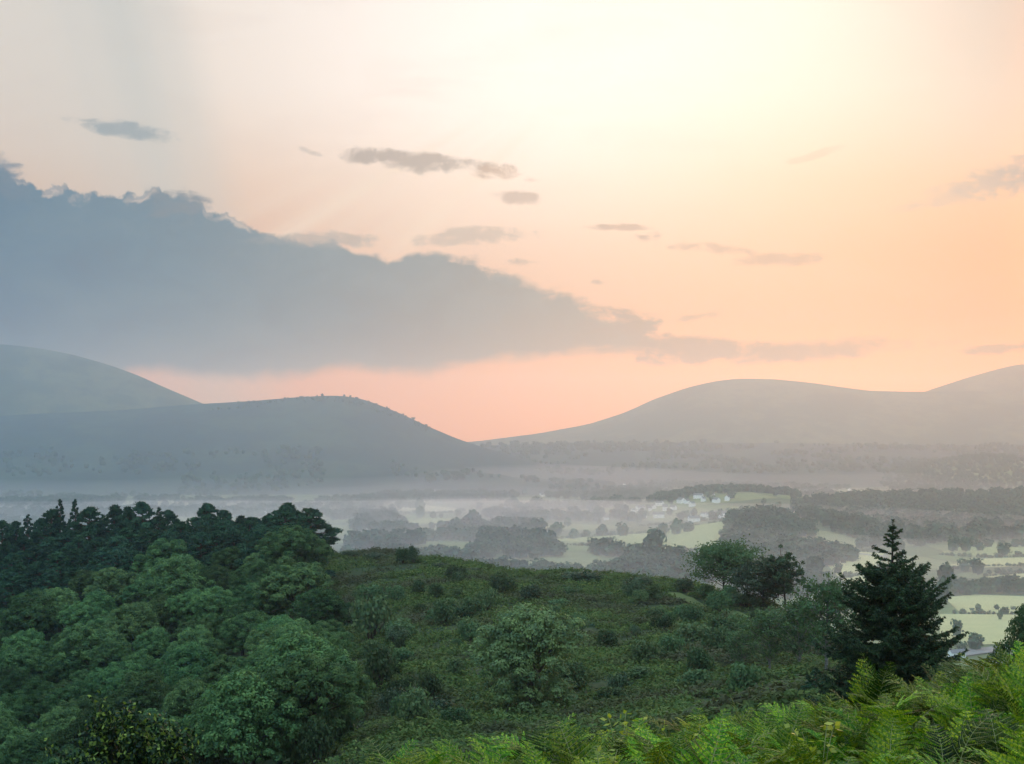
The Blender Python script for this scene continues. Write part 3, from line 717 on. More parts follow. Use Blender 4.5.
# ------------------------------------------------------------------ spruce
def spruce_meshes():
    r = np.random.default_rng(12); b = Bag(); t = Bag(); H = 6.5
    t.tube([(0, 0, -.3), (.02, 0, H * .4), (0, .02, H * .8), (.02, 0, H)], [.11, .075, .03, .008], 8)
    # leader and its needles
    def needles(p0, p1, n, ln, droop=0.0):
        p0 = np.array(p0); p1 = np.array(p1); s = r.random(n)[:, None]
        C = p0 + (p1 - p0) * s; d = (p1 - p0) / (np.linalg.norm(p1 - p0) + 1e-9)
        A = r.normal(size=(n, 3)); A -= d * (A @ d)[:, None]; A /= np.linalg.norm(A, axis=1, keepdims=True)
        al = A * .8 + d * .75
        b.leaves(C + al * ln * .5, r.normal(size=(n, 3)), ln * r.uniform(.6, 1.0, n), ln * .26, 0, al, r)
    needles((0, 0, H * .84), (.02, 0, H), 70, .06)
    i = 0; z = .35
    while z < H * .955:
        e = z / H
        full = 2.85 * (1 - e) ** .64 * (1 - .35 * max(0, e - .72) / .28) * (.86 + .14 * sin(z * 5.3))
        if e < .12: full *= .9
        step = .015 if e < .74 else .075
        ph = i * 2.39996 + r.uniform(-.5, .5)
        ln = full * r.uniform(.55, 1.10) * (1.0 if e < .72 else r.uniform(.35, 1.0) * (1.0 if e < .84 else .7))
        rise = .12 + .9 * max(0, e - .45) + r.uniform(-.20, .16)
        q = np.linspace(0, 1, 7)
        P = np.stack([cos(ph) * ln * q, sin(ph) * ln * q, z + ln * (rise * q - .38 * (1 - e) * np.sin(q * pi * .8) + .16 * q ** 3)], -1)
        t.tube(P, .020 * (1 - q * .85) * (1.15 - e), 4)
        tail = 3 if e > .72 else 2
        for k in range(1, 7):
            needles(P[k - 1], P[k], int(8 + 34 * ln / 6), .065)
        # side twigs
        nt = max(3, int(ln / .055))
        d = P[-1] - P[0]; side = np.array([-sin(ph), cos(ph), 0])
        for j in range(nt):
            s = .22 + .78 * (j + r.random()) / nt
            p = np.array([np.interp(s, q, P[:, c]) for c in range(3)])
            sg = 1 if j % 2 else -1
            tl = (.10 + .46 * ln / 2 * (1 - s) ** .7) * r.uniform(.6, 1.15)
            dirv = side * sg * .8 + np.array([cos(ph), sin(ph), 0]) * .62 + np.array([0, 0, -.25 * (1 - e) + .25 * e + r.uniform(-.12, .12)])
            p1 = p + dirv * tl
            t.tube([p, (p + p1) / 2 + np.array([0, 0, .01]), p1], [.006, .004, .002], 3)
            needles(p, p1, int(7 + 56 * tl), .062)
            if tl > .22:
                for w in (.4, .7):
                    pm = p + (p1 - p) * w; sd = np.cross(dirv, (0, 0, 1)) * r.choice([-1, 1])
                    p2 = pm + (dirv * .5 + sd * .6 + np.array([0, 0, -.15])) * tl * .5
                    needles(pm, p2, int(5 + 54 * tl * .5), .058)
        z += step * r.uniform(.6, 1.3); i += 1
    return b.mesh('crown', [M_SPRUCE]), t.mesh('trunk', [M_BARK])
sp = spruce_meshes()
x, y, z = at(894, 690, 50)
sz = (at(894, 519, 50)[2] - gh(x, y)) / 6.5
whole('spruce_tree', [('crown', sp[0]), ('trunk', sp[1])], (x, y, gh(x, y)), 1.0, (1.22, 1.22, sz), 'tall dark spruce rising behind the ferns on the right', 'tree')

# ------------------------------------------------------------------ dark leafy bush at the bottom left
def haw_meshes():
    r = np.random.default_rng(4); b = Bag(); t = Bag(); tips = []
    for i in range(46):
        ph = r.uniform(0, 2 * pi); rr = 1.0 * math.sqrt(r.random()); zt = 3.45 - .95 * rr ** 1.6 + r.uniform(-.22, .18)
        p0 = np.array([0, 0, .2 + r.random() * .9]); p2 = np.array([cos(ph) * rr, sin(ph) * rr, zt]); p1 = p0 * .4 + p2 * .6 + np.array([0, 0, -.3])
        t.tube([p0, p1, p2], [.03, .018, .005], 5)
        for q in np.linspace(.35, 1, 12): tips.append((p0 * (1 - q) ** 2 + 2 * p1 * q * (1 - q) + p2 * q * q))
        for k in range(4):
            q = r.uniform(.5, .95); pt = p0 * (1 - q) ** 2 + 2 * p1 * q * (1 - q) + p2 * q * q
            d = r.normal(size=3) * .22; d[2] = abs(d[2])
            t.tube([pt, pt + d * .5, pt + d], [.007, .005, .002], 3)
            for w in (.4, .7, 1): tips.append(pt + d * w)
    t.tube([(0, 0, -.3), (.03, 0, .6), (0, .03, 1.4)], [.09, .07, .04], 7)
    tips = np.array(tips); n = 34000; k = r.integers(len(tips), size=n)
    C = tips[k] + r.normal(size=(n, 3)) * .062
    b.leaves(C, r.normal(size=(n, 3)) * .8 + np.array([0, 0, .7]), r.uniform(.026, .046, n), r.uniform(.016, .027, n), 0, None, r)
    return b.mesh('crown', [M_HAW]), t.mesh('trunk', [M_BARK])
hm = haw_meshes()
x, y, z = at(127, 764, 19); zg = gh(x, y)
whole('hawthorn_bush', [('foliage', hm[0]), ('stem', hm[1])], (x, y, zg), 0.4, (.82, .82, (at(127, 700, 19)[2] - zg) / 3.5), 'dark glossy small leaved bush poking up at the bottom left below the wood', 'bush')

# ------------------------------------------------------------------ ferns in front
def frond_mesh(seed, L=1.0, arch=1.0, m=None, narrow=1.0):
    r = np.random.default_rng(seed); b = Bag()
    n = 26; q = np.linspace(0, 1, n)
    ang = np.radians(8 + 72 * arch * q ** 1.5 + 30 * arch * np.clip(q - .75, 0, 1) * 2)
    step = L / (n - 1)
    P = np.zeros((n, 3)); 
    for i in range(1, n): P[i] = P[i - 1] + step * np.array([sin(ang[i]), .04 * sin(i * .5 + seed), cos(ang[i])])
    b.tube(P, .0065 * (1 - .85 * q), 4, 1)
    start = .30; npin = 14; roll = r.uniform(-.35, .35)
    for i in range(npin):
        s = start + (1 - start) * (i + .15) / npin
        e = (s - start) / (1 - start)
        p = np.array([np.interp(s, q, P[:, c]) for c in range(3)])
        a = np.interp(s, q, ang); T = np.array([sin(a), 0, cos(a)]); Nn = np.array([-cos(a), 0, sin(a)])
        ln = L * .34 * narrow * (1 - e) ** .85 * (1 if i > 0 else .85) + .015
        for sg in (-1, 1):
            l2 = ln * r.uniform(.85, 1.1)
            out = np.array([0, sg, 0]) * cos(roll) + Nn * sin(roll) * sg
            d = out * .9 + T * .42 + Nn * r.uniform(-.25, .25)
            d /= np.linalg.norm(d)
            k = 6; w = np.linspace(0, 1, k)[:, None]
            PP = p + d * l2 * w + (T * .12 - Nn * .16) * l2 * w ** 2
            b.tube(PP, .0026 * (1 - .8 * w[:, 0]), 3, 1)
            m2 = max(4, int(l2 / .0135)); ss = (np.arange(m2) + .5) / m2
            C0 = np.stack([np.interp(ss, w[:, 0], PP[:, c]) for c in range(3)], -1)
            for s2 in (-1, 1):
                side = np.cross(Nn, d) * s2
                pl = np.clip(.036 * L * (1 - ss) ** .6 * (l2 / (L * .34)) ** .5 + .005, .006, .04)
                al = side * .88 + d * .40 + Nn * r.uniform(-.25, .10, (m2, 1))
                al /= np.linalg.norm(al, axis=1, keepdims=True)
                nn = Nn + side * r.uniform(-.45, .0) + r.normal(size=(m2, 3)) * .12
                b.leaves(C0 + al * pl[:, None] * .52, nn, pl * .60, np.full(m2, .0082), 0, al, r)
    return b.mesh('frond', [m or M_FERN, M_STEM])
FROND = [frond_mesh(200 + i, .95 + .1 * (i % 3), (.55, .8, 1.0, .35, .7, 1.2, .6)[i % 7], None, (1, .9, 1.1)[i % 3]) for i in range(7)]
FROND_Y = [frond_mesh(300 + i, .8, .8, M_FERNY) for i in range(2)]
FROND_N = frond_mesh(320, 1.0, .5, None, .26)
FTOP = [(290, 770), (320, 757), (400, 752), (500, 742), (560, 735), (600, 725), (650, 722), (700, 708), (800, 704), (850, 690), (900, 680), (950, 662), (1000, 646), (1080, 640)]
def fern(x, y, sc, label, group='ferns of the bracken bank in front', fronds=None, n=None, yellow=False, rz=None, spread=(.0, .6)):
    z = gh(x, y); e = link('bracken_fern', None, None, (x, y, z - .03), rng.uniform(0, 6.28) if rz is None else rz, sc)
    tag(e, label, 'fern', group)
    n = n or rng.integers(4, 6); a0 = rng.uniform(0, 6.28)
    for k in range(n):
        me = (fronds or (FROND_Y if yellow else FROND))[rng.integers(len(fronds or (FROND_Y if yellow else FROND)))]
        o = link('frond', me, e, (rng.normal() * .05, rng.normal() * .05, 0), 0, rng.uniform(.75, 1.1))
        o.rotation_euler = (rng.normal() * .10, rng.uniform(*spread) - .2, a0 + k * 2 * pi / n + rng.uniform(-.4, .4))
    return e
pts = []
tries = 0
while len(pts) < 280 and tries < 20000:
    tries += 1
    Y = rng.uniform(7.0, 14.5); px = rng.uniform(285, 1060)
    if px < 600 and Y < 9.6: continue
    x = (px - 512) / F * Y
    if any((x - a) ** 2 + (Y - b) ** 2 < .28 ** 2 for a, b in pts): continue
    pts.append((x, Y))
for x, Y in pts:
    px = 512 + F * x / Y
    want = at(px, np.interp(px, [p for p, _ in FTOP], [q for _, q in FTOP]), Y)[2]
    room = want - gh(x, Y)
    sc = min(max(room / (.60 if px < 520 else .68 if px < 640 else .86), .40), .70) * rng.uniform(.80, 1.04)
    fern(x, Y, sc, 'green bracken fern crowded into the fern bank along the bottom right')
def fern_at(px, top, Y, label, **kw):
    x, y, z = at(px, top, Y); h = z - gh(x, y)
    return fern(x, y, h / kw.pop('hh', .8), label, **kw)
fern_at(318, 752, 11.5, 'single arching fern frond at the left end of the fern bank', fronds=[FROND[5]], n=2, rz=3.0)
fern_at(990, 626, 11, 'slender upright fern frond standing above the bank on the right', fronds=[FROND_N], n=1, hh=.95, spread=(.2, .22))
fern_at(530, 722, 12, 'upright pointed fern tip near the left half of the bank', fronds=[FROND[3]], n=3)
fern_at(878, 664, 12.5, 'fern with a pointed tip against the dark spruce foot', fronds=[FROND[3]], n=4)
fern_at(705, 700, 12, 'yellowing fern on the crest of the bank', yellow=True, n=3)
fern_at(835, 705, 9.5, 'bright yellow fern among green ones below the spruce', yellow=True, n=3)

# bramble sprays with oval yellow leaves
def spray_mesh(seed):
    r = np.random.default_rng(seed); b = Bag()
    for i in range(4):
        ph = r.uniform(0, 6.28); q = np.linspace(0, 1, 7)[:, None]
        P = np.concatenate([np.cos(ph) * .22 * q ** 1.6, np.sin(ph) * .22 * q ** 1.6, .85 * q - .10 * q ** 3], 1)
        b.tube(P, .004, 4, 1)
        n = 16; s = r.uniform(.35, 1, n); C = np.stack([np.interp(s, q[:, 0], P[:, c]) for c in range(3)], -1)
        A = r.normal(size=(n, 3)); A[:, 2] = A[:, 2] * .4 + .2; A /= np.linalg.norm(A, axis=1, keepdims=True)
        b.leaves(C + A * .05, r.normal(size=(n, 3)) * .5 + np.array([0, 0, .8]), r.uniform(.028, .045, n), r.uniform(.017, .027, n), 0, A, r)
    return b.mesh('leaf', [M_FERNY, M_STEM])
for i, (px, top, Y, lab) in enumerate(((620, 713, 11.5, 'yellow leaved bramble spray sticking up above the middle of the fern bank'), (640, 722, 11, 'yellow leaved bramble spray just right of the tallest one'),
        (718, 735, 9.5, 'yellow leaved bramble spray low among the ferns left of the spruce'), (820, 725, 9, 'yellow leaved bramble spray among ferns below the spruce'), (605, 750, 9.5, 'yellow leaved bramble spray at the bottom edge, left of the others'))):
    x, y, z = at(px, top, Y); zg = gh(x, y)
    o = link('bramble_spray', spray_mesh(400 + i), None, (x, y, zg), 0, (z - zg) / .78); tag(o, lab, 'bramble', 'yellow bramble sprays')

# ------------------------------------------------------------------ valley trees, hedges, woods, houses
def far_tree_data(seed, H=1.0, R=.55, n=150, leaf=.095):
    """small crown made of foliage clumps round a solid heart, unit sized"""
    r = np.random.default_rng(seed); lobes = []
    for i in range(7):
        ph = r.uniform(0, 6.28); q = R * .55 * math.sqrt(r.random()); lr = R * r.uniform(.38, .6)
        lobes.append((q * cos(ph), q * sin(ph), r.uniform(.26, .70), lr, lr * .8))
    C, D = lobe_cloud(r, lobes, n, .08, .85)
    C[:, 2] = np.maximum(C[:, 2], .02)
    Nn = D + r.normal(size=C.shape) * .35
    Nn /= np.linalg.norm(Nn, axis=1, keepdims=True)
    A = r.normal(size=C.shape); A -= Nn * np.sum(A * Nn, 1, keepdims=True); A /= np.linalg.norm(A, axis=1, keepdims=True); B = np.cross(Nn, A)
    l = r.uniform(.7, 1.3, n)[:, None] * leaf
    V = np.stack([C - A * l, C + B * l * .8, C + A * l, C - B * l * .8], 1).reshape(-1, 3)
    f = np.arange(4 * n).reshape(n, 4)
    # heart: a low octahedral body
    hv = []; 
    for z, w in ((.08, .52), (.46, .68)):
        for k in range(6): hv.append((R * w * cos(k * pi / 3 + z), R * w * sin(k * pi / 3 + z), z + .04 * (k % 2)))
    hv += [(0, 0, .80)]
    hf = []
    for k in range(6):
        k2 = (k + 1) % 6
        hf += [(k, k2, 6 + k2), (k, 6 + k2, 6 + k), (6 + k, 6 + k2, 12)]
    hf = np.array(hf)
    return V, f, np.array(hv), hf
FT = [far_tree_data(500 + i, 1, .5 + .06 * (i % 3)) for i in range(6)]
def far_mesh(i):
    V, f, hv, hf = FT[i]; b = Bag(); b.add(V, f, 0); b.add(hv, hf, 0)
    b.tube([(0, 0, -.05), (0, 0, .15), (0, 0, .4)], [.05, .04, .03], 5, 1)
    return b.mesh('valley_tree', [M_FAR, M_BARK])
FM = [far_mesh(i) for i in range(6)]

def wood(name, spots, label, lo=.8, hi=1.25, conif=0.0):
    """one far-off wood that reads as a mass: spots are (x, y, z, height)"""
    b = Bag(); 
    for i in range(6):
        sel = [s for k, s in enumerate(spots) if k % 6 == i]
        if not sel: continue
        S = np.array(sel); n = len(S); V, f, hv, hf = FT[i]
        a = rng.uniform(0, 6.28, n); ca, sa = np.cos(a), np.sin(a)
        wid = S[:, 3] * rng.uniform(.9, 1.35, n)
        for vv, ff in ((V, f), (hv, hf)):
            X = (vv[None, :, 0] * ca[:, None] - vv[None, :, 1] * sa[:, None]) * wid[:, None] + S[:, 0:1]
            Yy = (vv[None, :, 0] * sa[:, None] + vv[None, :, 1] * ca[:, None]) * wid[:, None] + S[:, 1:2]
            Z = vv[None, :, 2] * S[:, 3:4] + S[:, 2:3]
            W = np.stack([X, Yy, Z], -1).reshape(-1, 3)
            fa = (ff[None] + (np.arange(n) * len(vv))[:, None, None]).reshape(-1, ff.shape[1])
            b.add(W, fa, 0)
    o = link(name, b.mesh(name, [M_FARW])); tag(o, label, 'wood', None, 'stuff'); return o

def poly_spots(poly, spacing, hlo, hhi, seed, zoff=0.0):
    """tree positions filling a polygon given in picture positions of the ground"""
    r = np.random.default_rng(seed)
    P = np.array([floor_at(*p)[:2] for p in poly]); lo = P.min(0); hi = P.max(0); out = []
    xs = np.arange(lo[0], hi[0], spacing); ys = np.arange(lo[1], hi[1], spacing * 1.25)
    X, Y = np.meshgrid(xs, ys); X = (X + r.uniform(-.45, .45, X.shape) * spacing).ravel(); Y = (Y + r.uniform(-.45, .45, Y.shape) * spacing).ravel()
    ins = np.zeros(len(X), bool); j = len(P) - 1
    for i in range(len(P)):
        c = ((P[i, 1] > Y) != (P[j, 1] > Y)) & (X < (P[j, 0] - P[i, 0]) * (Y - P[i, 1]) / (P[j, 1] - P[i, 1] + 1e-9) + P[i, 0])
        ins ^= c; j = i
    if spacing > 13 and spacing < 20: ins &= fbm(X / 85, Y / 170, seed * .37, 3) > -.24
    X = X[ins]; Y = Y[ins]; Z = ground_h(X, Y)
    return [(a, b_, c - .5, r.uniform(hlo, hhi)) for a, b_, c in zip(X, Y, Z)]

WOODS = [
 ([(348, 552), (360, 545), (420, 543), (480, 541), (545, 545), (560, 560), (560, 600), (340, 600)], 15, 12, 23, 'soft grey broadleaf wood rising just behind the middle of the ridge'),
 ([(545, 556), (600, 555), (650, 560), (700, 563), (705, 600), (540, 600)], 14, 12, 21, 'soft grey wood behind the ridge between the middle field and the ridge trees'),
 ([(350, 527), (365, 521), (398, 520), (408, 526), (418, 535), (400, 541), (352, 538)], 16, 13, 23, 'rounded block of woodland below the pale stubble field'),
 ([(440, 533), (470, 527), (530, 528), (540, 537), (500, 541), (440, 541)], 16, 13, 24, 'line of woodland right of the rounded block of woodland'),
 ([(648, 507), (668, 503), (735, 502), (792, 506), (795, 509), (650, 510)], 18, 12, 19, 'dark conifer crested wood behind the village'),
 ([(728, 532), (735, 528), (770, 530), (810, 538), (846, 552), (852, 562), (830, 566), (790, 570), (735, 566), (722, 548)], 14, 11, 20, 'dark wood on the spur in front of the village'),
 ([(788, 514), (850, 511), (960, 511), (1080, 512), (1080, 541), (1000, 541), (960, 544), (900, 546), (850, 545), (812, 532)], 19, 13, 25, 'long dark wood across the valley on the right'),
 ([(952, 590), (1000, 586), (1060, 583), (1060, 594), (960, 596), (944, 597)], 11, 9, 16, 'dark belt of trees between the pale fields on the right'),
 ([(735, 575), (760, 568), (815, 570), (830, 584), (800, 600), (730, 600)], 11, 9, 14, 'grey wood behind the ridge trees'),
 ([(590, 498), (640, 496), (650, 501), (600, 503)], 20, 10, 16, 'small belt of trees left of the conifer crested wood'),
 ([(0, 535), (90, 533), (200, 531), (330, 530), (330, 545), (0, 545)], 16, 12, 18, 'misty wood behind the pine ridge'),
 ([(400, 497), (480, 494), (520, 497), (500, 501), (420, 502)], 22, 12, 18, 'faint wood at the foot of the left hill'),
]
WOODS += [
 ([(505, 520), (560, 516.5), (640, 519.5), (640, 523), (560, 521), (505, 524)], 14, 9, 18, 'thin belt of trees to the left of the village'),
 ([(520, 508), (600, 504.5), (652, 507), (600, 509.5), (520, 511.5)], 15, 9, 17, 'second misty belt of trees behind the thin belt'),
 ([(478, 514), (540, 510.5), (545, 514), (485, 518)], 14, 9, 17, 'small copse above the line of woodland'),
 ([(735, 520.5), (790, 522.5), (835, 528), (835, 531.5), (780, 527.5), (735, 524)], 13, 9, 17, 'tree belt between the village and the wood spur'),
 ([(325, 516), (385, 513.5), (398, 517), (330, 521)], 14, 9, 17, 'copse beside the dome-headed pine, far below in the mist'),
 ([(-60, 503), (160, 499), (330, 501), (330, 504), (160, 503), (-60, 507)], 18, 9, 17, 'misty tree line above the left pines'),
 ([(-60, 515), (150, 511.5), (330, 513), (330, 516.5), (150, 516), (-60, 520)], 16, 9, 17, 'nearer misty tree line showing between the left pines'),
 ([(600, 489), (700, 486), (850, 488), (850, 490), (700, 489), (600, 492)], 22, 9, 17, 'faint tree belt in the pink mist behind the conifer crested wood'),
 ([(860, 500), (940, 497), (1060, 499), (1060, 502), (940, 501), (860, 504)], 20, 9, 17, 'faint tree belt above the long dark wood'),
]
for i, (poly, sp_, a, b_, lab) in enumerate(WOODS): wood('woodland', poly_spots(poly, sp_, a, b_, 700 + i), lab)

# trees scattered over hill sides and the low far ridge
def hill_spots(Hv, n, seed, smin, smax, h0, h1, xlo=-1e9, xhi=1e9):
    r = np.random.default_rng(seed); nr, na, _ = Hv.shape; nf = 69; out = []
    i = (r.uniform(smin, smax, n) * nf); j = r.uniform(0, na - 2, n)
    ii = i.astype(int); jj = j.astype(int); fi = i - ii; fj = j - jj
    P = (Hv[ii, jj] * ((1 - fi) * (1 - fj))[:, None] + Hv[ii + 1, jj] * (fi * (1 - fj))[:, None] + Hv[ii, jj + 1] * ((1 - fi) * fj)[:, None] + Hv[ii + 1, jj + 1] * (fi * fj)[:, None])
    k = (fbm(P[:, 0] / 180, P[:, 1] / 180, seed, 3) > -.05) & (P[:, 0] > xlo) & (P[:, 0] < xhi)
    P = P[k]
    return [(p[0], p[1], p[2] - 1, r.uniform(h0, h1)) for p in P]
wood('woodland', hill_spots(H_LOW, 5200, 1, .25, .999, 10, 19), 'tree belts along the low far ridge below the big fell')
wood('woodland', hill_spots(H_LEFT, 2200, 2, .0, .45, 9, 16), 'woods on the lower slopes of the left hill')
wood('woodland', hill_spots(H_LEFT, 900, 3, .90, 1.0, 5, 10, -900, 1e9), 'scrub and small trees along the crest of the left hill')

# faint hedgerow and parkland trees over the whole misty valley floor
def scatter_far(n, seed, pxr, pyr, h0, h1, thr=.0):
    r = np.random.default_rng(seed); px = r.uniform(*pxr, n); py = r.uniform(*pyr, n)
    P = np.array([floor_at(a, b_)[:2] for a, b_ in zip(px, py)])
    k = fbm(P[:, 0] / 240, P[:, 1] / 420, seed * .7, 3) > thr
    P = P[k]; Z = ground_h(P[:, 0], P[:, 1])
    return [(a, b_, c - .5, r.uniform(h0, h1)) for (a, b_), c in zip(P, Z)]
wood('woodland', scatter_far(3000, 31, (-80, 420), (462, 528), 9, 18, .0), 'faint hedgerow trees dotted over the misty fields on the left')
wood('woodland', scatter_far(3000, 32, (380, 660), (460, 500), 9, 17, -.08), 'faint trees dotted over the pink misty town in the middle')
wood('woodland', scatter_far(4200, 33, (600, 1100), (458, 500), 9, 18, -.08), 'faint trees dotted over the pink misty valley on the right')
wood('woodland', poly_spots([(870, 483), (920, 474), (985, 472), (1060, 476), (1060, 490), (900, 492)], 20, 9, 15, 9), 'wooded flank of the dark hump in the mist on the right')

# countable trees of the middle valley: (px, py of the foot, width in pixels, label)
ft = []
def vt(px, py, wp, label, group='single trees of the valley fields', tall=1.0):
    x, y, z = floor_at(px, py); z = gh(x, y); w = wp * y / F
    o = link('valley_tree', FM[rng.integers(6)], None, (x, y, z - .3), rng.uniform(0, 6.28), (w / 1.1, w / 1.1, w * .95 * tall)); tag(o, label, 'tree', group)
VT = [(623, 537, 16, 'round tree with a clear trunk gap at the far edge of the middle field', 1.05), (573, 540, 13, 'small round tree at the left end of the middle field', 1), (587, 538, 11, 'small tree right of the small round tree by the middle field', 1),
 (602, 537, 16, 'wide tree between the two small trees and the round tree by the middle field', .9), (537, 537, 22, 'bulky round tree left of the middle field', .95), (555, 538, 24, 'broad tree clump touching the bulky round tree', .85),
 (662, 538, 18, 'left tree of the clump above the middle field', 1), (676, 537, 20, 'tallest tree of the clump above the middle field', 1.05), (688, 536, 16, 'right tree of the clump above the middle field', .85),
 (653, 556, 30, 'big dark tree breaking into the near edge of the middle field', 1.0), (610, 551, 14, 'spiky topped tree standing before the middle field', .9), (530, 522, 12, 'small tree above the bulky round tree', 1), (545, 522, 14, 'tree above the broad clump left of the middle field', 1),
 (518, 523, 10, 'little tree left of the two above the bulky round tree', 1), (556, 519, 12, 'tree at the left of the small bright field', 1), (586, 510, 11, 'dark tree below the bright mist patch', 1), (598, 517, 12, 'tree left of the nearest village houses', 1),
 (978, 610, 8, 'little round tree in the big pale field, left of two', .95), (997, 610, 8, 'little round tree in the big pale field, right of two', .95), (972, 611, 5, 'bush touching the left little tree in the big pale field', .8), (1013, 610, 6, 'bush near the tree edge of the big pale field', .8), (990, 612, 3.5, 'tiny bush between the two little trees of the big pale field', .8),
 (948, 588, 24, 'large dark tree at the bend of the lane, right of the spruce tip', 1.15), (978, 575, 18, 'round tree above the orchard rows on the right', 1.1), (965, 572, 14, 'smaller tree left of the round tree above the orchard rows', 1.1), (1003, 556, 17, 'round tree standing in the upper right field', .95), (1018, 556, 10, 'small tree right of the round tree in the upper right field', .7),
 (953, 552, 17, 'left tree of the thick clump above the upper right field', 1.1), (966, 552, 17, 'right tree of the thick clump above the upper right field', 1.1), (980, 551, 12, 'small tree at the right end of the thick clump', .9),
 (838, 574, 11, 'dark tree at the near edge of the bright right field', 1.2), (815, 577, 30, 'big round tree at the foot of the wood spur', .95), (850, 578, 8, 'small bush on the pale strip left of the spruce', 1.0),
 (942, 606, 26, 'tree close behind the right flank of the spruce', 1.5), (957, 637, 14, 'tree behind the right side of the spruce, low in the pale field', 1.5), (1000, 620, 7, 'slim pointed tree by the right edge tree', 2.0), (975, 650, 22, 'dark bushy tree beyond the fern bank on the right', .9), (962, 652, 14, 'small bushy tree beyond the ferns beside the spruce', 1.0),
 (860, 550, 14, 'tree on the lane above the bright right field', 1.0), (875, 549, 16, 'wider tree on the lane right of the bright right field', 1.0), (900, 552, 18, 'tree behind the top shoots of the spruce', 1.0),
 (420, 518, 12, 'tree at the right end of the rounded block of woodland', 1.2), (420, 510, 14, 'tree on the near side of the pale stubble field', 1.0), (408, 507, 8, 'tree at the left tip of the pale stubble field', 1.0), (475, 526, 20, 'tallest tree over the line of woodland', 1.1), (432, 529, 8, 'lone small tree right of the green strip', 1.0)]
for px, py, wp, lab, tl in VT: vt(px, py, wp, lab, 'single trees of the valley fields', tl)
for k, (x0, x1, y0, y1) in enumerate(((990, 1040, 574, 572), (985, 1040, 582, 581))):
    for q in np.arange(0, 1, .14): vt(x0 + (x1 - x0) * q + rng.uniform(-1, 1), y0 + (y1 - y0) * q, rng.uniform(6.5, 9), ['orchard tree in the far row of the right fields', 'orchard tree in the near row of the right fields'][k], 'orchard rows', .8)
for q in range(46):
    px = rng.uniform(640, 830); py = rng.uniform(510, 530)
    if 655 < px < 735 and py > 527: continue
    vt(px, py, rng.uniform(7, 11), 'tree growing among the white village houses', 'trees of the village')
for q in range(40):
    px = rng.uniform(505, 640); py = rng.uniform(505, 527)
    vt(px, py, rng.uniform(7, 13), 'misty tree in the parkland left of the village', 'trees of the parkland')
for q in range(34):
    px = rng.uniform(335, 520); py = rng.uniform(500, 519)
    if 388 < px < 472 and 503 < py < 516: continue
    vt(px, py, rng.uniform(6, 11), 'misty tree around the pale stubble field', 'trees round the stubble field')
for q in range(30):
    px = rng.uniform(850, 1030); py = rng.uniform(545, 548)
    vt(px, py, rng.uniform(8, 13), 'tree in the hedge along the foot of the long dark wood', 'hedge trees below the long wood', .85)

for pts_, lab in (([(940, 555), (985, 558), (1060, 555.5)], 'hedge between the two upper fields on the right'), ([(944, 570), (985, 566.5), (1060, 566)], 'hedge above the orchard rows on the right'),
        ([(985, 576.5), (1060, 570)], 'hedge along the top of the orchard field'), ([(955, 614), (1060, 614.8)], 'low hedge splitting the big pale field'), ([(842, 578.5), (872, 573.5), (884, 569)], 'hedge below the bright right field'),
        ([(540, 549), (612, 551), (668, 554.5), (702, 551.5)], 'hedge along the near edge of the middle field'), ([(540, 541), (600, 536.5), (650, 533.5), (728, 530.5)], 'hedge along the far edge of the middle field'),
        ([(820, 559), (850, 551.5), (886, 553.5)], 'hedge along the lane above the bright right field'), ([(640, 527), (700, 524), (735, 527)], 'hedge between the middle field and the village'), ([(392, 513), (430, 513.5), (472, 511)], 'hedge at the near edge of the pale stubble field')):
    q = np.array([floor_at(*p)[:2] for p in pts_]); L_ = np.concatenate([[0], np.cumsum(np.linalg.norm(np.diff(q, axis=0), axis=1))])
    tq = np.arange(0, L_[-1], 4.0); X = np.interp(tq, L_, q[:, 0]) + rng.normal(size=len(tq)) * 1.0; Yh = np.interp(tq, L_, q[:, 1]) + rng.normal(size=len(tq)) * 1.5
    Z = ground_h(X, Yh); sp_ = [(a, b_, c - .5, rng.uniform(2.5, 5.5) * (1.6 if rng.random() < .12 else 1)) for a, b_, c in zip(X, Yh, Z)]
    o = wood('hedge', sp_, lab); del o['kind']; tag(o, lab, 'hedge', 'hedges of the valley fields')

def house_meshes(L, W, h, rf):
    b = Bag(); a, c = L / 2, W / 2
    V = [(-a, -c, -1), (a, -c, -1), (a, c, -1), (-a, c, -1), (-a, -c, h), (a, -c, h), (a, c, h), (-a, c, h)]
    b.add(V, [(0, 1, 5, 4), (1, 2, 6, 5), (2, 3, 7, 6), (3, 0, 4, 7)])
    b.add([(-a, -c, h), (-a, c, h), (-a, 0, h + rf), (a, -c, h), (a, c, h), (a, 0, h + rf)], np.array([(0, 1, 2), (4, 3, 5)]))
    r = Bag(); o = .5
    r.add([(-a - o, -c - o, h - .15), (a + o, -c - o, h - .15), (a + o, 0, h + rf + .25), (-a - o, 0, h + rf + .25), (-a - o, c + o, h - .15), (a + o, c + o, h - .15)], [(0, 1, 2, 3), (3, 2, 5, 4)])
    for sx in (-1, 1):
        x = sx * (a - .8); z0 = h + rf - .6
        r.add([(x - .5, -.5, z0), (x + .5, -.5, z0), (x + .5, .5, z0), (x - .5, .5, z0), (x - .5, -.5, z0 + 2.2), (x + .5, -.5, z0 + 2.2), (x + .5, .5, z0 + 2.2), (x - .5, .5, z0 + 2.2)],
              [(0, 1, 5, 4), (1, 2, 6, 5), (2, 3, 7, 6), (3, 0, 4, 7), (4, 5, 6, 7)])
    return b.mesh('wall', [M_WALL]), r.mesh('roof', [M_SLATE])
HM = [house_meshes(11, 8, 6, 3.2), house_meshes(17, 8.5, 6, 3.4), house_meshes(8, 7.5, 6.5, 3.6)]
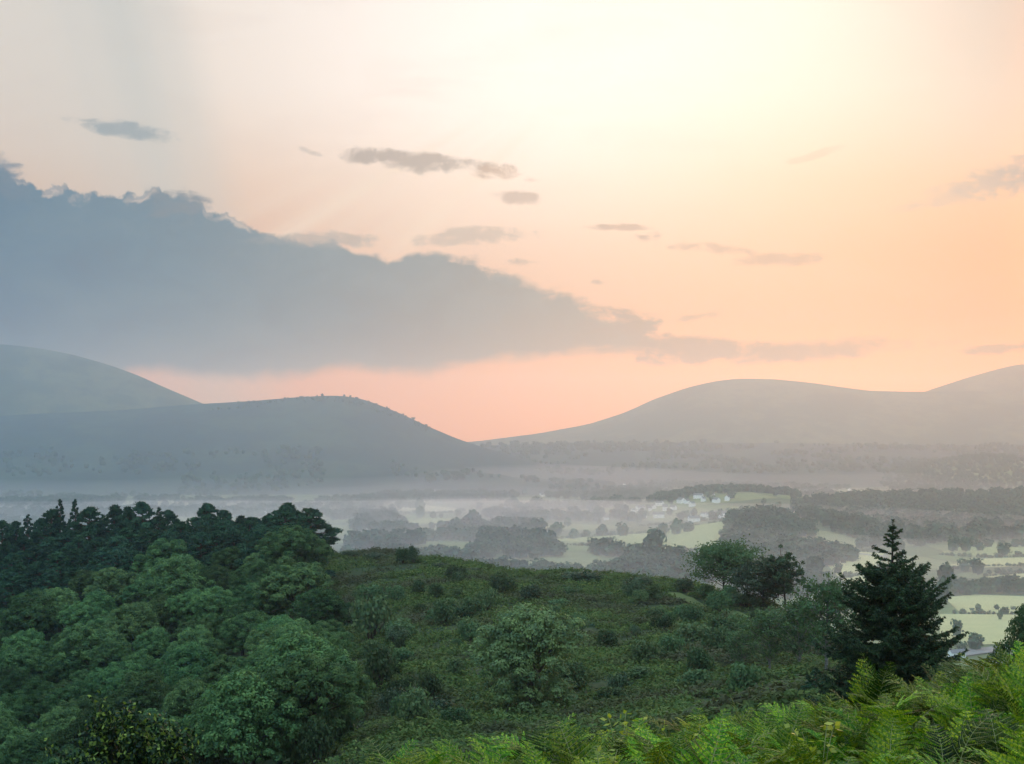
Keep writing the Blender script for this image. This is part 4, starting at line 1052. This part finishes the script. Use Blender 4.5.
def house(px, py, k, rz, label, group, s=1.0):
    x, y, z = floor_at(px, py); z = gh(x, y)
    whole('house', [('wall', HM[k][0]), ('roof', HM[k][1])], (x, y, z), rz, s, label, 'house', group)
VH = [(634, 514), (641, 514), (648, 515), (652, 513), (659, 512), (664, 514), (672, 513), (680, 512), (688, 513), (693, 512), (699, 511), (705, 512), (712, 510), (718, 512), (729, 511), (731, 512), (703, 519), (708, 520), (714, 521), (721, 519), (726, 520), (732, 521), (738, 522), (743, 521), (746, 520), (752, 521), (758, 522), (763, 521), (768, 518), (773, 519), (778, 520), (783, 519), (786, 522), (802, 518), (806, 518), (812, 517), (818, 519), (696, 524), (722, 525), (790, 528), (595, 514), (602, 519), (608, 520), (660, 519), (645, 519)]
for i, (px, py) in enumerate(VH): house(px + rng.uniform(-2.2, 2.2), py + rng.uniform(-1.6, 1.6), i % 3, rng.uniform(-1.2, 1.2), 'small white slate roofed house of the village beyond the middle field', 'white houses of the village', rng.uniform(.75, 1.1))
for i in range(60):
    px = rng.uniform(500, 850); py = rng.uniform(474, 497)
    house(px, py, i % 3, rng.uniform(-1.2, 1.2), 'tiny pale house of the town in the pink mist', 'houses of the misty town', rng.uniform(.6, 1.0))
for i in range(14):
    px = rng.uniform(370, 500); py = rng.uniform(484, 496)
    house(px, py, i % 3, rng.uniform(-.6, .6), 'tiny pale house in the blue mist below the left hill', 'houses below the left hill', rng.uniform(.8, 1.2))
house(266, 516, 1, .2, 'larger white house in the mist between two pines of the ridge', None, 1.5)
house(110, 471, 1, .3, 'solitary white house in the mist above the left pines', None, 1.2)
house(957, 658, 1, .25, 'pale farm building beyond the ferns at the foot of the spruce', None, .6)

# ------------------------------------------------------------------ haze: the morning air
def build_haze():
    b = Bag(); a0, a1, b0, b1, c0, c1 = -9600, 9600, -9600, 9650, -6, 470
    V = [(a0, b0, c0), (a1, b0, c0), (a1, b1, c0), (a0, b1, c0), (a0, b0, c1), (a1, b0, c1), (a1, b1, c1), (a0, b1, c1)]
    b.add(V, [(3, 2, 1, 0), (4, 5, 6, 7), (0, 1, 5, 4), (1, 2, 6, 5), (2, 3, 7, 6), (3, 0, 4, 7)])
    m, N, out = material('haze'); v = N.new('ShaderNodeVolumePrincipled')
    v.inputs['Color'].default_value = (.57, .775, 1.0, 1); v.inputs['Absorption Color'].default_value = (1, 1, 1, 1); v.inputs['Density'].default_value = HAZE; v.inputs['Anisotropy'].default_value = .78
    N.l.new(v.outputs[0], out.inputs['Volume'])
    tag(link('haze', b.mesh('haze', [m])), kind='stuff')
HAZE = 1.9e-4
build_haze()
def build_mist(cx, cy0, rx, ry, top, dens, label, ns):
    b = Bag(); n = 180; q = np.linspace(0, 1, 46); rows = []
    for s in q[::-1][:-1]:
        a = np.arange(n) * 2 * pi / n; x = cx + rx * s * np.cos(a); y = cy0 + ry * s * np.sin(a)
        h = top * (1 - s ** 2) * np.clip(.72 + .85 * fbm(x / ns, y / ns / 1.2, 3.3, 3), .12, 1.4)
        rows.append(np.stack([x, y, -3 + h], -1))
    V = np.concatenate(rows + [np.array([[cx, cy0, rows[-1][:, 2].mean()]]), np.array([[cx, cy0, -3.5]])]); m_ = len(rows)
    i = np.arange(m_ - 1)[:, None] * n + np.arange(n)[None]; j = np.arange(m_ - 1)[:, None] * n + (np.arange(n)[None] + 1) % n
    k = np.arange(n); f3 = np.stack([(m_ - 1) * n + k, (m_ - 1) * n + (k + 1) % n, np.full(n, m_ * n)], -1); f4 = np.stack([(k + 1) % n, k, np.full(n, m_ * n + 1)], -1)
    b.add(V, np.stack([i, j, j + n, i + n], -1).reshape(-1, 4)); b.add(V, np.concatenate([f3, f4]))
    me = b.mesh('mist', []); 
    m, N, out = material('valley mist'); v = N.new('ShaderNodeVolumePrincipled')
    v.inputs['Color'].default_value = (.84, .885, 1.0, 1); v.inputs['Absorption Color'].default_value = (1, 1, 1, 1); v.inputs['Density'].default_value = dens; v.inputs['Anisotropy'].default_value = .55
    N.l.new(v.outputs[0], out.inputs['Volume']); me.materials.append(m)
    import bmesh
    bm = bmesh.new(); bm.from_mesh(me); bmesh.ops.remove_doubles(bm, verts=bm.verts, dist=.01); bmesh.ops.recalc_face_normals(bm, faces=bm.faces); bm.to_mesh(me); bm.free()
    tag(link('mist', me), label, 'mist', None, 'stuff')
build_mist(200, 4500, 5200, 3700, 46, 6.0e-4, 'thin morning mist lying over the far valley floor', 900)
build_mist(0, 2050, 2400, 1350, 44, 9.0e-4, 'thin mist pooled in the near valley behind the ridge', 500)

# ------------------------------------------------------------------ sky: Nishita daylight behind a lit veil of high cloud and a low cloud bank
SUN_EL, SUN_AZ = 15.5, 11.0       # degrees; azimuth clockwise from north (+Y)
def build_world():
    w = bpy.data.worlds.new('World'); scene.world = w; w.use_nodes = True
    t = w.node_tree; t.nodes.clear(); N = NT(t)
    out = N.new('ShaderNodeOutputWorld'); bg = N.new('ShaderNodeBackground'); bg.inputs['Strength'].default_value = .1
    N.l.new(bg.outputs[0], out.inputs[0])
    sky = N.new('ShaderNodeTexSky', sky_type='NISHITA'); sky.sun_disc = False
    sky.sun_elevation = radians(SUN_EL); sky.sun_rotation = radians(SUN_AZ); sky.altitude = 200; sky.dust_density = 2.0; sky.ozone_density = 2.0
    tc = N.new('ShaderNodeTexCoord'); s = N.new('ShaderNodeSeparateXYZ'); N.l.new(tc.outputs['Generated'], s.inputs[0])
    X, Y, Z = s.outputs
    yc = N.m('MAXIMUM', Y, .2)
    U = N.m('MULTIPLY', N.m('DIVIDE', X, yc), F / 100)        # hundreds of pixels east of north
    Vv = N.m('MULTIPLY', N.m('DIVIDE', Z, yc), F / 100)       # hundreds of pixels above the horizon
    front = N.sst(-.1, .45, Y)
    p = N.vec(U, Vv)
    def col(*c): return tuple(k * SKYG for k in srgb(*c))
    # veil lit by the low sun
    base = N.ramp(N.m('DIVIDE', Vv, 4.6), [(0, (1.45, .50, .01)), (.13, (1.15, .40, .01)), (.25, (.82, .28, .02)), (.40, (.80, .32, .06)), (.55, (.88, .47, .20)), (.75, (1.02, .82, .65)), (1, (1.10, .98, .84))])
    # cooler and greyer towards both sides, high up
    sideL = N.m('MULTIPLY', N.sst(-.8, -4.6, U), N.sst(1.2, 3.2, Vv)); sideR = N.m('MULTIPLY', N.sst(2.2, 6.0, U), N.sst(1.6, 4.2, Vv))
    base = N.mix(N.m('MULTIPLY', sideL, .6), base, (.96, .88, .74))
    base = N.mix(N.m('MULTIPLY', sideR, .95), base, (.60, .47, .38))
    base = N.mix(N.sst(-5.0, -8.5, U), base, (.05, .62, 1.3))  # added bright blue sky, unseen left of frame, to cool the left haze
    base = N.mix(N.m('MULTIPLY', N.sst(4.6, 8.0, U), N.sst(6.5, 2.5, Vv)), base, (4.4, 1.35, .28))  # added orange glow, unseen right of frame, to warm the right haze
    gx = N.m('DIVIDE', N.m('SUBTRACT', U, .05), 3.1); gy = N.m('DIVIDE', N.m('SUBTRACT', Vv, 3.9), 2.2)
    glow = N.m('POWER', 2.718, N.m('MULTIPLY', N.m('ADD', N.m('MULTIPLY', gx, gx), N.m('MULTIPLY', gy, gy)), -1.0))
    base = N.mix(N.m('MULTIPLY', glow, 1.0, clamp=True), base, (1.36, 1.26, 1.18))
    # thin high streaks
    st = N.noise(N.vec(N.m('MULTIPLY', U, .45), N.m('MULTIPLY', Vv, 1.8)), 1.1, 6, .6, .4)
    base = N.mix(N.lin(.5, .78, st, 0, .20), base, srgb(226, 196, 176))
    # light shafts slanting down past the cloud bank
    tt = N.m('DIVIDE', N.m('SUBTRACT', 1.3, U), N.m('MAXIMUM', N.m('SUBTRACT', 4.1, Vv), .3))
    shn = N.noise(N.vec(tt, 0.0), 3.4, 3, .5)
    shm = N.m('MULTIPLY', N.m('MULTIPLY', N.sst(.7, 1.05, tt), N.sst(2.3, 1.9, tt)), N.m('MULTIPLY', N.sst(1.4, 2.0, Vv), N.sst(3.3, 2.5, Vv)))
    base = N.mix(N.m('MULTIPLY', shm, N.lin(.40, .62, shn, 0, .6)), base, (1.12, .92, .72))
    edge = N.m('SUBTRACT', U, N.m('ADD', -3.25, N.m('MULTIPLY', N.m('SUBTRACT', 4.3, Vv), .26)))
    n3 = N.noise(N.vec(N.m('MULTIPLY', edge, 1.0), 7.7), 1.6, 2, .5)
    shl = N.m('MULTIPLY', N.sst(.22, -.55, edge), N.m('MULTIPLY', N.sst(-3.2, -.4, edge), N.lin(.3, .7, n3, .5, 1.0)))
    base = N.mix(N.m('MULTIPLY', shl, .72), base, (.68, .71, .66))
    # ------- clouds
    wn = N.noise(p, 1.6, 8, .58, .3); wn = N.m('SUBTRACT', wn, .5)
    wn2 = N.m('SUBTRACT', N.noise(p, 4.6, 6, .6, .2), .5)
    wstr = N.m('SUBTRACT', N.noise(N.vec(N.m('MULTIPLY', U, .6), N.m('MULTIPLY', Vv, 2.0)), 1.7, 7, .6, .5), .5)
    fc = N.new('ShaderNodeFloatCurve')
    def curve(pts, lo, hi):
        fc = N.new('ShaderNodeFloatCurve'); c = fc.mapping.curves[0]
        fc.mapping.use_clip = False
        P = [((u - 0) / 700.0, (430 - y) / 300.0) for u, y in pts]
        while len(c.points) < len(P): c.points.new(.5, .5)
        for q, (a, b_) in zip(c.points, P): q.location = (a, b_); q.handle_type = 'VECTOR'
        fc.mapping.update()
        N.put(fc.inputs['Value'], N.m('DIVIDE', N.m('ADD', U, 5.12), 7.0, clamp=True))
        return N.m('MULTIPLY', fc.outputs[0], 3.0)
    top = curve([(0, 166), (20, 180), (45, 183), (80, 194), (120, 196), (150, 190), (195, 196), (205, 210), (245, 226), (260, 232), (330, 243), (390, 256), (440, 254), (470, 258), (500, 270), (530, 279), (560, 289), (590, 303), (620, 318), (645, 334), (700, 366)], 0, 0)
    bot = curve([(0, 420), (80, 395), (130, 372), (160, 374), (230, 380), (300, 377), (340, 372), (380, 374), (430, 374), (470, 366), (520, 360), (570, 358), (620, 356), (645, 352), (700, 350)], 0, 0)
    et = N.m('ADD', N.m('SUBTRACT', top, Vv), N.m('ADD', N.m('MULTIPLY', wn, .34), N.m('MULTIPLY', wn2, N.lin(-4.5, -1.5, U, .34, .16))))
    eb = N.m('ADD', N.m('SUBTRACT', Vv, bot), N.m('MULTIPLY', wn, .22))
    soft = N.lin(-3.0, .2, U, .05, .13)
    wedge = N.m('MULTIPLY', N.m('SUBTRACT', N.noise(N.vec(N.m('MULTIPLY', U, .9), N.m('MULTIPLY', Vv, 3.2)), 2.2, 8, .62, .6), .5), N.lin(-3.0, .3, U, .04, .30))
    et = N.m('ADD', et, wedge)
    bank = N.m('MULTIPLY', N.sst(0.0, 1.0, N.m('DIVIDE', N.m('ADD', et, .03), soft)), N.sst(-.06, .12, N.m('ADD', eb, N.m('MULTIPLY', wedge, .6))))
    # body colour: blue grey at the left, warmer grey to the right
    bc = N.ramp(N.m('DIVIDE', N.m('ADD', U, 5.12), 7.0), [(0, (.0, .100, .200)), (.18, (.0, .120, .215)), (.42, (.0, .115, .190)), (.7, (.030, .085, .110)), (.92, (.10, .060, .050))])
    body = N.noise(N.vec(N.m('MULTIPLY', U, .8), N.m('MULTIPLY', Vv, 1.5)), 1.15, 8, .6, .8)
    bc = N.mix(N.lin(.44, .66, body, 0, .6), bc, (.055, .165, .235))
    bc = N.mix(N.lin(.50, .34, body, 0, .6), bc, N.mix(1.0, bc, (.60, .66, .72), 'MULTIPLY'))
    bil = N.noise(N.vec(U, N.m('MULTIPLY', Vv, 1.3)), 3.4, 6, .6, .5)
    bc = N.mix(N.m('MULTIPLY', N.lin(.5, .7, bil, 0, .5), N.sst(.7, .05, et)), bc, (.14, .24, .29))
    # soft lighter upper part, thin where the sun side edge is
    bc = N.mix(N.m('MULTIPLY', N.sst(.9, .0, et), .38), bc, (.075, .19, .25))
    rim = N.m('MULTIPLY', N.m('MULTIPLY', N.sst(-.01, .03, et), N.sst(.085, .03, et)), N.m('MULTIPLY', N.lin(.48, .6, N.noise(p, 3.1, 3, .5), 0, 1), N.sst(-1.6, -2.6, U)))
    bc = N.mix(N.m('MULTIPLY', rim, .6), bc, (1.0, .78, .60))
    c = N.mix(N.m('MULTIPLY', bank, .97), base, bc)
    # small clouds: (u, y, half width, half height, slope, colour, strength)
    for (u, y, a, h, sl, cc, stg, th) in [
        (430, 163, 88, 11, -.10, (190, 172, 156), .85, .0), (490, 172, 42, 9, -.05, (228, 186, 152), .75, .1), (118, 127, 60, 10, -.16, (160, 176, 180), .85, .0),
        (508, 195, 30, 8, -.1, (206, 176, 156), .7, .1), (160, 203, 48, 15, .0, (124, 142, 152), .9, .0), (0, 176, 26, 24, -.3, (112, 136, 152), .9, .0),
        (652, 239, 26, 8, .05, (190, 152, 140), .95, .0), (690, 246, 62, 7, -.10, (216, 166, 140), .85, .05), (780, 260, 52, 8, .02, (232, 176, 142), .8, .05), (620, 227, 32, 4, -.02, (214, 174, 150), .8, .0),
        (600, 282, 13, 5, 0, (200, 166, 150), .8, .0), (790, 351, 150, 12, .05, (206, 150, 138), .95, .0), (705, 350, 85, 15, .0, (196, 150, 140), .95, .0), (615, 322, 40, 14, .0, (176, 156, 150), .9, .0), (640, 325, 24, 6, .1, (186, 160, 150), .9, .0),
        (1010, 176, 58, 20, .18, (186, 172, 170), .95, .0), (960, 190, 60, 16, .2, (222, 194, 178), .6, .1), (1015, 347, 50, 6, .1, (206, 160, 140), .8, .0), (700, 317, 26, 5, .15, (226, 178, 148), .7, .0),
        (520, 262, 26, 6, -.1, (200, 184, 172), .75, .0), (470, 236, 70, 9, .03, (210, 200, 188), .6, .05), (330, 239, 70, 9, .0, (186, 192, 188), .6, .05), (820, 152, 36, 5, .3, (240, 212, 182), .6, .1), (310, 151, 14, 4, -.3, (196, 184, 172), .7, .0)]:
        du = N.m('DIVIDE', N.m('SUBTRACT', U, (u - 512) / 100), a / 100)
        dv = N.m('DIVIDE', N.m('SUBTRACT', N.m('SUBTRACT', Vv, (430 - y) / 100), N.m('MULTIPLY', N.m('SUBTRACT', U, (u - 512) / 100), sl)), h / 100)
        d = N.m('ADD', N.m('MULTIPLY', du, du), N.m('MULTIPLY', dv, dv))
        e = N.m('ADD', N.m('SUBTRACT', .9, d), N.m('ADD', N.m('MULTIPLY', wstr, 5.0 if a < 100 else 2.4), N.m('MULTIPLY', wn2, 2.6 if a < 100 else 1.4)))
        kd = max(.20, min(.9, (430 - y) / 330 - .02)); c = N.mix(N.m('MULTIPLY', N.sst(th - .25, th + .95, e), stg), c, tuple(q * kd for q in srgb(*cc)))
    # rest of the sky, out of frame: Nishita plus boosted blue fill light
    veil = N.mix(N.sst(-.05, .85, Z), (.19, .29, .38), (.62, .88, 1.12))
    back = N.mix(.7, sky.outputs[0], N.mix(1.0, veil, (27, 27, 27), 'MULTIPLY'))
    upfade = N.m('MULTIPLY', front, N.sst(.85, .42, Z))
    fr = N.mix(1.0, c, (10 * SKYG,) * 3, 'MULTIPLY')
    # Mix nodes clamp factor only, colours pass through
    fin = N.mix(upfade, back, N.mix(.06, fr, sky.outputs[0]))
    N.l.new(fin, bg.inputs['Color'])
    w.cycles.sampling_method = 'AUTOMATIC'
SKYG = .75
build_world()

su = bpy.data.lights.new('sun', 'SUN'); su.energy = .5; su.angle = radians(14); su.color = (1.0, .50, .25)
so = bpy.data.objects.new('sun', su); COL.objects.link(so)
# a sun lamp shines along its -Z: point it away from the sun's place in the sky
so.rotation_euler = (radians(90 - SUN_EL), 0, radians(180 - SUN_AZ))

cam = bpy.data.cameras.new('camera'); cam.sensor_width = 36; cam.lens = 36 * F / 1024; cam.clip_start = .1; cam.clip_end = 60000
co = bpy.data.objects.new('camera', cam); COL.objects.link(co); co.location = (0, 0, EYE); co.rotation_euler = (radians(90) + TH, 0, 0)
scene.camera = co
vs = scene.view_settings; vs.view_transform = 'Standard'; vs.look = 'None'; vs.exposure = 0; vs.gamma = 1; vs.use_curve_mapping = False
cy = scene.cycles; cy.use_denoising = True; cy.volume_bounces = 2; cy.max_bounces = 6; cy.diffuse_bounces = 2; cy.transmission_bounces = 3; cy.glossy_bounces = 2; cy.transparent_max_bounces = 4
cy.sample_clamp_indirect = 4
